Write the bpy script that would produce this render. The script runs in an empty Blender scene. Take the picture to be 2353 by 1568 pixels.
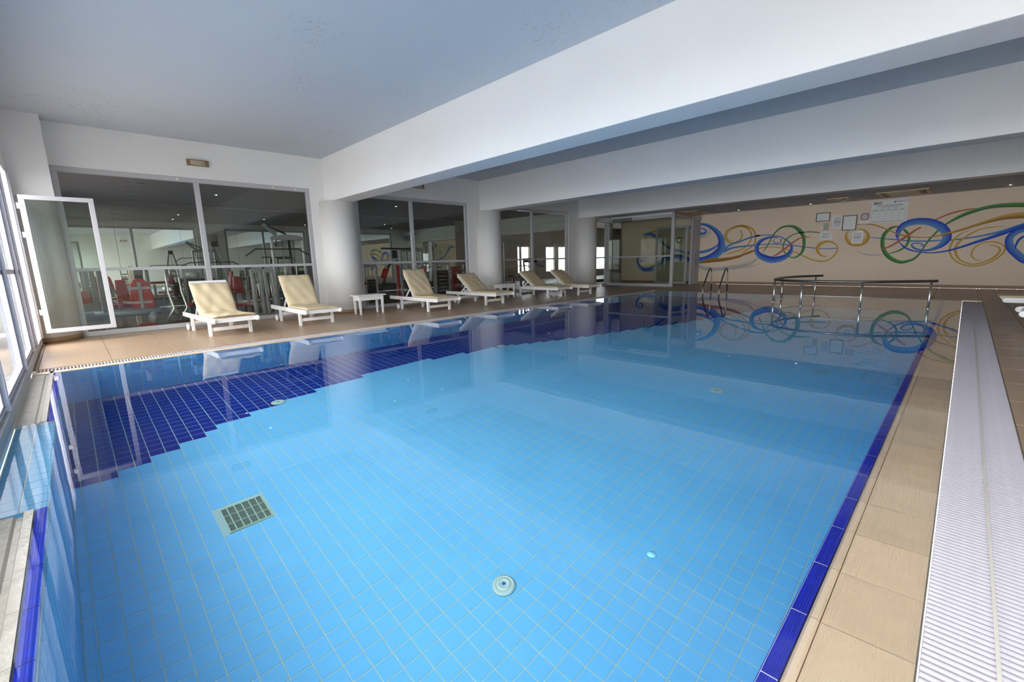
import bpy, math, random
from mathutils import Vector, Matrix
random.seed(7)
SC = bpy.context.scene
COL = SC.collection

# ---------------------------------------------------------------- camera
CAM_H = 1.2
YAW, PITCH, ROLL = math.radians(45.5375), math.radians(10.288), math.radians(-1.4577)
_fw = Vector((-math.sin(YAW)*math.cos(PITCH), math.cos(YAW)*math.cos(PITCH), -math.sin(PITCH)))
_rt = Vector((math.cos(YAW), math.sin(YAW), 0))
_up = _rt.cross(_fw)
_r = math.cos(ROLL)*_rt + math.sin(ROLL)*_up
_u = -math.sin(ROLL)*_rt + math.cos(ROLL)*_up
cam_data = bpy.data.cameras.new('camera')
cam_data.sensor_width = 36.0
cam_data.sensor_fit = 'HORIZONTAL'
cam_data.lens = 36.0*1018.09/2353.0
cam_data.clip_start = 0.02
cam = bpy.data.objects.new('camera', cam_data)
COL.objects.link(cam)
cam.matrix_world = Matrix(((_r.x, _u.x, -_fw.x, 0), (_r.y, _u.y, -_fw.y, 0), (_r.z, _u.z, -_fw.z, CAM_H), (0, 0, 0, 1)))
SC.camera = cam

def seen_size(p):
    """rough size in pixels of one metre at p, 0 when outside the frame"""
    d = Vector(p) - Vector((0, 0, CAM_H))
    z = d.dot(_fw)
    if z < 0.2: return 0
    x, y = d.dot(_r)/z*1018, d.dot(_u)/z*1018
    if abs(x) > 1260 or abs(y) > 860: return 0
    return 1018/z

# ---------------------------------------------------------------- world, light, exposure
world = bpy.data.worlds.new('sky')
SC.world = world
world.use_nodes = True
wn = world.node_tree
wn.nodes.clear()
w_out = wn.nodes.new('ShaderNodeOutputWorld')
w_bg = wn.nodes.new('ShaderNodeBackground')
w_bg.inputs['Strength'].default_value = 5.3
# overcast sky: brighter towards the zenith, as overcast skies are
w_tc = wn.nodes.new('ShaderNodeTexCoord'); w_sp = wn.nodes.new('ShaderNodeSeparateXYZ'); w_rp = wn.nodes.new('ShaderNodeValToRGB')
wn.links.new(w_tc.outputs['Generated'], w_sp.inputs[0]); wn.links.new(w_sp.outputs['Z'], w_rp.inputs[0]); wn.links.new(w_rp.outputs[0], w_bg.inputs[0])
w_rp.color_ramp.elements[0].position = 0.0; w_rp.color_ramp.elements[0].color = (0.66, 0.67, 0.70, 1)
w_rp.color_ramp.elements[1].position = 1.0; w_rp.color_ramp.elements[1].color = (0.88, 0.89, 0.92, 1)
wn.links.new(w_bg.outputs[0], w_out.inputs[0])

def portal(name, loc, rot, sx, sy):
    l = bpy.data.lights.new(name, 'AREA')
    l.shape = 'RECTANGLE'; l.size = sx; l.size_y = sy
    l.cycles.is_portal = True
    o = bpy.data.objects.new(name, l)
    o.location = loc; o.rotation_euler = rot
    COL.objects.link(o)
portal('gym_daylight', (-14.2, -0.62, 1.42), (math.radians(90), 0, 0), 4.6, 2.8)  # sky portal for the unseen window added to light the gym
portal('window_daylight', (-1.9, -0.62, 1.42), (math.radians(90), 0, 0), 18.0, 2.9)

SC.view_settings.view_transform = 'Standard'
SC.view_settings.look = 'None'
SC.view_settings.gamma = 1.0
SC.view_settings.use_curve_mapping = False
SC.view_settings.exposure = 1.38
SC.cycles.use_denoising = True
SC.cycles.max_bounces = 14
SC.cycles.diffuse_bounces = 7
SC.cycles.glossy_bounces = 6
SC.cycles.transmission_bounces = 8
SC.cycles.transparent_max_bounces = 16
SC.cycles.sample_clamp_indirect = 12
SC.cycles.blur_glossy = 0.3

# ---------------------------------------------------------------- materials
M = {}
def mat(name, col, rough=0.6, metal=0.0, coat=0.0, spec=0.5, noise=0.0, nscale=6.0, bump=0.0, bscale=60.0, rnd=0.0, stretch=None, emit=None):
    m = bpy.data.materials.new(name); m.use_nodes = True
    nt = m.node_tree; b = nt.nodes['Principled BSDF']
    b.inputs['Base Color'].default_value = (*col, 1)
    b.inputs['Roughness'].default_value = rough
    b.inputs['Metallic'].default_value = metal
    b.inputs['Coat Weight'].default_value = coat
    b.inputs['Specular IOR Level'].default_value = spec
    if emit:
        b.inputs['Emission Color'].default_value = (*emit[0], 1)
        b.inputs['Emission Strength'].default_value = emit[1]
    tc = None
    if noise or bump:
        tc = nt.nodes.new('ShaderNodeTexCoord')
        mp = nt.nodes.new('ShaderNodeMapping')
        nt.links.new(tc.outputs['Object'], mp.inputs[0])
        if stretch: mp.inputs['Scale'].default_value = stretch
    if noise or rnd:
        hsv = nt.nodes.new('ShaderNodeHueSaturation')
        hsv.inputs['Color'].default_value = (*col, 1)
        val = None
        if noise:
            n = nt.nodes.new('ShaderNodeTexNoise'); n.inputs['Scale'].default_value = nscale; n.inputs['Detail'].default_value = 5
            nt.links.new(mp.outputs[0], n.inputs['Vector'])
            mr = nt.nodes.new('ShaderNodeMapRange')
            mr.inputs['From Min'].default_value = 0.3; mr.inputs['From Max'].default_value = 0.7
            mr.inputs['To Min'].default_value = 1-noise; mr.inputs['To Max'].default_value = 1+noise
            nt.links.new(n.outputs[0], mr.inputs[0]); val = mr.outputs[0]
        if rnd:
            oi = nt.nodes.new('ShaderNodeObjectInfo')
            mr2 = nt.nodes.new('ShaderNodeMapRange'); mr2.inputs['To Min'].default_value = 1-rnd; mr2.inputs['To Max'].default_value = 1+rnd
            nt.links.new(oi.outputs['Random'], mr2.inputs[0])
            if val:
                mu = nt.nodes.new('ShaderNodeMath'); mu.operation = 'MULTIPLY'
                nt.links.new(val, mu.inputs[0]); nt.links.new(mr2.outputs[0], mu.inputs[1]); val = mu.outputs[0]
            else: val = mr2.outputs[0]
        nt.links.new(val, hsv.inputs['Value'])
        nt.links.new(hsv.outputs[0], b.inputs['Base Color'])
    if bump:
        n2 = nt.nodes.new('ShaderNodeTexNoise'); n2.inputs['Scale'].default_value = bscale; n2.inputs['Detail'].default_value = 4
        nt.links.new(mp.outputs[0], n2.inputs['Vector'])
        bp = nt.nodes.new('ShaderNodeBump'); bp.inputs['Strength'].default_value = bump; bp.inputs['Distance'].default_value = 0.01
        nt.links.new(n2.outputs[0], bp.inputs['Height']); nt.links.new(bp.outputs[0], b.inputs['Normal'])
    M[name] = m
    return m

mat('wall_white', (0.80, 0.78, 0.75), 0.85, noise=0.02, nscale=1.2, bump=0.12, bscale=45)
mat('beam_white', (0.84, 0.83, 0.82), 0.85, noise=0.02, nscale=0.8, bump=0.15, bscale=30)
mat('column_white', (0.80, 0.77, 0.73), 0.8, bump=0.35, bscale=55)
mat('wall_cream', (0.84, 0.68, 0.53), 0.85, noise=0.03, nscale=1.0, bump=0.1, bscale=40)
mat('deck_tile', (0.41, 0.28, 0.18), 0.35, noise=0.10, nscale=7, stretch=(1.0, 9.0, 1.0), rnd=0.04)
mat('deck_grout', (0.46, 0.36, 0.27), 0.8)
mat('skirting_brown', (0.30, 0.19, 0.10), 0.5)
mat('pool_light', (0.19, 0.64, 0.97), 0.25, rnd=0.015, noise=0.03, nscale=2.5)
mat('pool_dark', (0.003, 0.022, 0.32), 0.2, rnd=0.06, noise=0.08, nscale=5)
mat('pool_grout', (0.45, 0.66, 0.64), 0.8)
mat('pool_wall_tile', (0.15, 0.52, 0.88), 0.25, noise=0.06, nscale=3)
mat('recess_blue', (0.12, 0.36, 0.58), 0.25)
mat('nosing_blue', (0.006, 0.02, 0.42), 0.15, coat=0.1, noise=0.25, nscale=14)
mat('cream_tile', (0.76, 0.58, 0.40), 0.30, noise=0.10, nscale=3, rnd=0.05)
mat('cream_stone', (0.36, 0.32, 0.27), 0.35, noise=0.22, nscale=9, bump=0.3, bscale=40)
mat('grout_white', (0.75, 0.70, 0.62), 0.8)
mat('grate_seam', (0.62, 0.57, 0.50), 0.4)
mat('grate_white', (0.40, 0.365, 0.395), 0.35, noise=0.05, nscale=30)
mat('gutter_dark', (0.10, 0.09, 0.09), 0.9)
mat('frame_alu', (0.50, 0.49, 0.50), 0.35, metal=0.15)
mat('frame_white', (0.78, 0.76, 0.80), 0.35)
mat('frame_sill', (0.42, 0.42, 0.43), 0.5, noise=0.12, nscale=12)
mat('gasket', (0.05, 0.04, 0.07), 0.6)
mat('plastic_white', (0.85, 0.82, 0.80), 0.3)
mat('lounger_white', (0.86, 0.83, 0.80), 0.35)
mat('cushion', (0.70, 0.56, 0.35), 0.85, noise=0.05, nscale=5, bump=0.25, bscale=300)
mat('cushion_grey', (0.20, 0.18, 0.16), 0.85, noise=0.05, nscale=5)
mat('steel', (0.80, 0.78, 0.75), 0.34, metal=1.0)
mat('steel_dark', (0.22, 0.20, 0.18), 0.25, metal=0.9)
mat('brass', (0.35, 0.22, 0.09), 0.35, metal=0.8)
mat('lamp_glass', (0.85, 0.82, 0.78), 0.3)
mat('gym_ceiling', (0.36, 0.31, 0.30), 0.9)
mat('gym_wall', (0.45, 0.40, 0.35), 0.85)
mat('gym_floor', (0.05, 0.045, 0.04), 0.55, noise=0.2, nscale=20)
mat('machine_grey', (0.27, 0.27, 0.28), 0.35, metal=0.2)
mat('machine_light', (0.36, 0.355, 0.35), 0.3, metal=0.2)
mat('machine_black', (0.012, 0.012, 0.014), 0.4)
mat('pad_red', (0.27, 0.006, 0.008), 0.4)
mat('pad_red_bright', (0.40, 0.009, 0.009), 0.4)
mat('rubber', (0.02, 0.02, 0.02), 0.7)
mat('yellow_plastic', (0.7, 0.55, 0.02), 0.4)
mat('paper', (0.80, 0.80, 0.78), 0.5)
mat('paper_cream', (0.85, 0.78, 0.62), 0.5)
mat('plate_grey', (0.55, 0.53, 0.54), 0.35)
mat('card_print', (0.30, 0.28, 0.32), 0.6)
mat('note_green', (0.42, 0.44, 0.28), 0.6)
mat('black_frame', (0.03, 0.012, 0.010), 0.4)
mat('ink_black', (0.03, 0.03, 0.05), 0.6)
mat('ink_blue', (0.02, 0.14, 0.55), 0.6)
mat('ink_red', (0.35, 0.02, 0.03), 0.6)
mat('mat_blue', (0.03, 0.15, 0.40), 0.8)
mat('vent_cream', (0.62, 0.50, 0.27), 0.4)
mat('vent_dark', (0.03, 0.02, 0.015), 0.8)
mat('terrace', (0.34, 0.32, 0.30), 0.8)
mat('hedge_green', (0.05, 0.10, 0.03), 0.9, noise=0.4, nscale=12)
mat('inlet_plastic', (0.55, 0.75, 0.66), 0.4)
mat('drain_bar', (0.45, 0.68, 0.52), 0.4)
mat('drain_pit', (0.12, 0.17, 0.13), 0.8)
mat('dlight', (0.9, 0.9, 0.9), 0.3, emit=((1.0, 0.86, 0.66), 7))
mat('frost', (0.50, 0.52, 0.47), 0.35)
mat('mirror_glass', (0.90, 0.97, 0.93), 0.01, metal=1.0)

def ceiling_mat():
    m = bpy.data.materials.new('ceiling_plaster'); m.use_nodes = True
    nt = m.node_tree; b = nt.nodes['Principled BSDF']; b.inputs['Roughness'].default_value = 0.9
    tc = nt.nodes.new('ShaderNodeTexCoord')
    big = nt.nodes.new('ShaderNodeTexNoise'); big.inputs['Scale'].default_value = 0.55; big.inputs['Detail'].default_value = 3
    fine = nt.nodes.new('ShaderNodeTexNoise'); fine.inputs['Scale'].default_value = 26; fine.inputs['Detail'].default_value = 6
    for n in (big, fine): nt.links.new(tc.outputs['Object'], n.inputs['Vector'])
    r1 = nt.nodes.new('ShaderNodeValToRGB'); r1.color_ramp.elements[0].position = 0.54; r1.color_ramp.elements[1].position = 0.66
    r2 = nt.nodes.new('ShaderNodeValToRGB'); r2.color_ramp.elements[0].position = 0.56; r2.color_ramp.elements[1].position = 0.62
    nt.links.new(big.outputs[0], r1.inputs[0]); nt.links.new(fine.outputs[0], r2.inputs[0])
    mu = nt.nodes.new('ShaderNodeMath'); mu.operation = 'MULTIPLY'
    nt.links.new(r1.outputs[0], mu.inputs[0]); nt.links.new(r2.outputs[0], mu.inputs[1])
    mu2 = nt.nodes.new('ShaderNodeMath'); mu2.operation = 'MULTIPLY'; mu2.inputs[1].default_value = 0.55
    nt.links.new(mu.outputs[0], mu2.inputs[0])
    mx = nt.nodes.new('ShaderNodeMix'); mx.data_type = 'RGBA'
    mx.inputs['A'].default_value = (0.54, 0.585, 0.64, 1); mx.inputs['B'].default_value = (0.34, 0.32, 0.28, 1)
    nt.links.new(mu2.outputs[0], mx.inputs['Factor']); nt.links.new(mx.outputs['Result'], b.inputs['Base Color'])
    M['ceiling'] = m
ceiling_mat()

def glass_mat(name, tint, ior=1.5, rough=0.0):
    m = bpy.data.materials.new(name); m.use_nodes = True
    nt = m.node_tree; nt.nodes.clear()
    out = nt.nodes.new('ShaderNodeOutputMaterial'); mix = nt.nodes.new('ShaderNodeMixShader')
    tr = nt.nodes.new('ShaderNodeBsdfTransparent'); tr.inputs[0].default_value = (*tint, 1)
    gl = nt.nodes.new('ShaderNodeBsdfGlossy'); gl.inputs['Roughness'].default_value = rough
    fr = nt.nodes.new('ShaderNodeFresnel')
    # thin pane: the same reflectance from either side of each face
    ge = nt.nodes.new('ShaderNodeNewGeometry'); mr = nt.nodes.new('ShaderNodeMapRange')
    mr.inputs['To Min'].default_value = ior; mr.inputs['To Max'].default_value = 1/ior
    nt.links.new(ge.outputs['Backfacing'], mr.inputs[0]); nt.links.new(mr.outputs[0], fr.inputs[0])
    nt.links.new(fr.outputs[0], mix.inputs[0]); nt.links.new(tr.outputs[0], mix.inputs[1]); nt.links.new(gl.outputs[0], mix.inputs[2])
    nt.links.new(mix.outputs[0], out.inputs[0])
    M[name] = m
glass_mat('glass_clear', (0.93, 0.95, 0.95))
glass_mat('glass_gym', (0.92, 0.94, 0.92))
glass_mat('glass_tinted', (0.55, 0.55, 0.55))
glass_mat('glass_leaf', (0.80, 0.84, 0.82))
glass_mat('glass_door', (0.82, 0.84, 0.80))

def water_mat():
    m = bpy.data.materials.new('water'); m.use_nodes = True
    nt = m.node_tree; nt.nodes.clear()
    out = nt.nodes.new('ShaderNodeOutputMaterial')
    g = nt.nodes.new('ShaderNodeBsdfGlass'); g.inputs['IOR'].default_value = 1.333; g.inputs['Roughness'].default_value = 0.0
    g.inputs['Color'].default_value = (0.97, 0.99, 1.0, 1)
    tc = nt.nodes.new('ShaderNodeTexCoord')
    n = nt.nodes.new('ShaderNodeTexNoise'); n.inputs['Scale'].default_value = 2.2; n.inputs['Detail'].default_value = 2.0
    nt.links.new(tc.outputs['Object'], n.inputs['Vector'])
    bp = nt.nodes.new('ShaderNodeBump'); bp.inputs['Strength'].default_value = 0.05; bp.inputs['Distance'].default_value = 0.01
    nt.links.new(n.outputs[0], bp.inputs['Height']); nt.links.new(bp.outputs[0], g.inputs['Normal'])
    nt.links.new(g.outputs[0], out.inputs[0])
    M['water'] = m
water_mat()

def attr_mat():
    m = bpy.data.materials.new('mural_paint'); m.use_nodes = True
    nt = m.node_tree; b = nt.nodes['Principled BSDF']; b.inputs['Roughness'].default_value = 0.7
    a = nt.nodes.new('ShaderNodeAttribute'); a.attribute_name = 'Col'
    nt.links.new(a.outputs['Color'], b.inputs['Base Color'])
    M['mural_paint'] = m
attr_mat()

# ---------------------------------------------------------------- helpers
class MB:
    def __init__(s): s.v = []; s.f = []; s.sm = []
    def add(s, vs, fs, smooth=False, mtx=None):
        n = len(s.v)
        if mtx is not None: vs = [tuple(mtx @ Vector(p)) for p in vs]
        s.v += vs
        for f in fs: s.f.append(tuple(i+n for i in f)); s.sm.append(smooth)
        return s
    def box(s, x0, y0, z0, x1, y1, z1, mtx=None):
        x0, x1 = min(x0, x1), max(x0, x1); y0, y1 = min(y0, y1), max(y0, y1); z0, z1 = min(z0, z1), max(z0, z1)
        v = [(x0,y0,z0),(x1,y0,z0),(x1,y1,z0),(x0,y1,z0),(x0,y0,z1),(x1,y0,z1),(x1,y1,z1),(x0,y1,z1)]
        return s.add(v, [(0,3,2,1),(4,5,6,7),(0,1,5,4),(1,2,6,5),(2,3,7,6),(3,0,4,7)], mtx=mtx)
    def bar(s, a, b, w, h):
        """square bar from a to b"""
        a, b = Vector(a), Vector(b); d = (b-a).normalized()
        up = Vector((0,0,1)) if abs(d.z) < 0.95 else Vector((0,1,0))
        x = d.cross(up).normalized(); y = x.cross(d).normalized()
        vs = []
        for p in (a, b):
            for sx, sy in ((-1,-1),(1,-1),(1,1),(-1,1)): vs.append(tuple(p + x*sx*w/2 + y*sy*h/2))
        return s.add(vs, [(0,1,2,3),(7,6,5,4),(0,4,5,1),(1,5,6,2),(2,6,7,3),(3,7,4,0)])
    def tube(s, pts, r, seg=10, caps=True):
        pts = [Vector(p) for p in pts]; rings = []
        ref = None
        for i, p in enumerate(pts):
            if i == 0: t = pts[1]-p
            elif i == len(pts)-1: t = p-pts[i-1]
            else: t = (pts[i+1]-p).normalized() + (p-pts[i-1]).normalized()
            t.normalize()
            if ref is None: ref = Vector((0,0,1)) if abs(t.z) < 0.9 else Vector((1,0,0))
            x = ref - t*ref.dot(t); x.normalize(); y = t.cross(x); ref = x
            rr = r[i] if isinstance(r, (list, tuple)) else r
            rings.append([tuple(p + x*math.cos(2*math.pi*k/seg)*rr + y*math.sin(2*math.pi*k/seg)*rr) for k in range(seg)])
        vs = [q for g in rings for q in g]; fs = []
        for i in range(len(pts)-1):
            for k in range(seg):
                k2 = (k+1) % seg
                fs.append((i*seg+k, i*seg+k2, (i+1)*seg+k2, (i+1)*seg+k))
        s.add(vs, fs, True)
        n = len(s.v)-len(vs)
        if caps:
            s.f.append(tuple(n+k for k in reversed(range(seg)))); s.sm.append(False)
            s.f.append(tuple(n+(len(pts)-1)*seg+k for k in range(seg))); s.sm.append(False)
        return s
    def lathe(s, prof, c=(0,0,0), axis='Z', seg=32, smooth=True):
        vs = []; fs = []
        for r, z in prof:
            for k in range(seg):
                a = 2*math.pi*k/seg; p = (r*math.cos(a), r*math.sin(a), z)
                if axis == 'Y': p = (p[0], p[2], p[1])
                if axis == 'X': p = (p[2], p[0], p[1])
                vs.append((p[0]+c[0], p[1]+c[1], p[2]+c[2]))
        for i in range(len(prof)-1):
            for k in range(seg):
                k2 = (k+1) % seg; f = (i*seg+k, i*seg+k2, (i+1)*seg+k2, (i+1)*seg+k)
                fs.append(f if axis != 'Y' else f[::-1])
        fs.append(tuple(reversed(range(seg)))); fs.append(tuple((len(prof)-1)*seg+k for k in range(seg)))
        return s.add(vs, fs, smooth)
    def prism(s, poly, a, b, plane='XY'):
        """extrude a polygon given in plane from a to b along the other axis"""
        n = len(poly)
        def P(u, v, w): return {'XY': (u, v, w), 'XZ': (u, w, v), 'YZ': (w, u, v)}[plane]
        vs = [P(u, v, a) for u, v in poly] + [P(u, v, b) for u, v in poly]
        fs = [tuple(reversed(range(n))), tuple(range(n, 2*n))]
        for i in range(n):
            j = (i+1) % n; fs.append((i, j, n+j, n+i))
        return s.add(vs, fs)
    def mesh(s, name, material):
        me = bpy.data.meshes.new(name); me.from_pydata(s.v, [], s.f)
        me.polygons.foreach_set('use_smooth', s.sm)
        if material is not None: me.materials.append(M[material] if isinstance(material, str) else material)
        me.update()
        return me
    def build(s, name, material, parent=None, bevel=0, **kw):
        o = bpy.data.objects.new(name, s.mesh(name, material)); COL.objects.link(o)
        if parent is not None: o.parent = parent
        if bevel:
            b = o.modifiers.new('bevel', 'BEVEL'); b.width = bevel; b.segments = 2; b.limit_method = 'ANGLE'; b.harden_normals = False
        for k, v in kw.items(): o[k] = v
        return o

def put(name, me, parent=None, loc=(0,0,0), rot=None, **kw):
    o = bpy.data.objects.new(name, me); COL.objects.link(o)
    o.location = loc
    if rot: o.rotation_euler = rot
    if parent is not None: o.parent = parent
    for k, v in kw.items(): o[k] = v
    return o
def empty(name, loc=(0,0,0), rz=0, **kw):
    o = bpy.data.objects.new(name, None); COL.objects.link(o); o.location = loc; o.rotation_euler = (0,0,rz)
    o.empty_display_size = 0.1
    for k, v in kw.items(): o[k] = v
    return o
def struct(o, label, cat):
    o['kind'] = 'structure'; o['label'] = label; o['category'] = cat; return o
def thing(name, label, cat, loc=(0,0,0), rz=0, group=None):
    o = empty(name, loc, rz, label=label, category=cat)
    if group: o['group'] = group
    return o
def copy_tree(o, parent=None):
    c = o.copy(); COL.objects.link(c)
    if parent is not None: c.parent = parent
    for ch in [x for x in bpy.data.objects if x.parent == o]: copy_tree(ch, c)
    return c
def rect_frame(mb, a0, a1, z0, z1, w, d0, d1, axis):
    """four bars of a frame; axis 'X': runs along X at depth Y d0..d1; 'Y': runs along Y at depth X d0..d1"""
    for (p0, p1, q0, q1) in ((a0, a1, z0, z0+w), (a0, a1, z1-w, z1), (a0, a0+w, z0+w, z1-w), (a1-w, a1, z0+w, z1-w)):
        if axis == 'X': mb.box(p0, d0, q0, p1, d1, q1)
        else: mb.box(d0, p0, q0, d1, p1, q1)
    return mb
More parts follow.
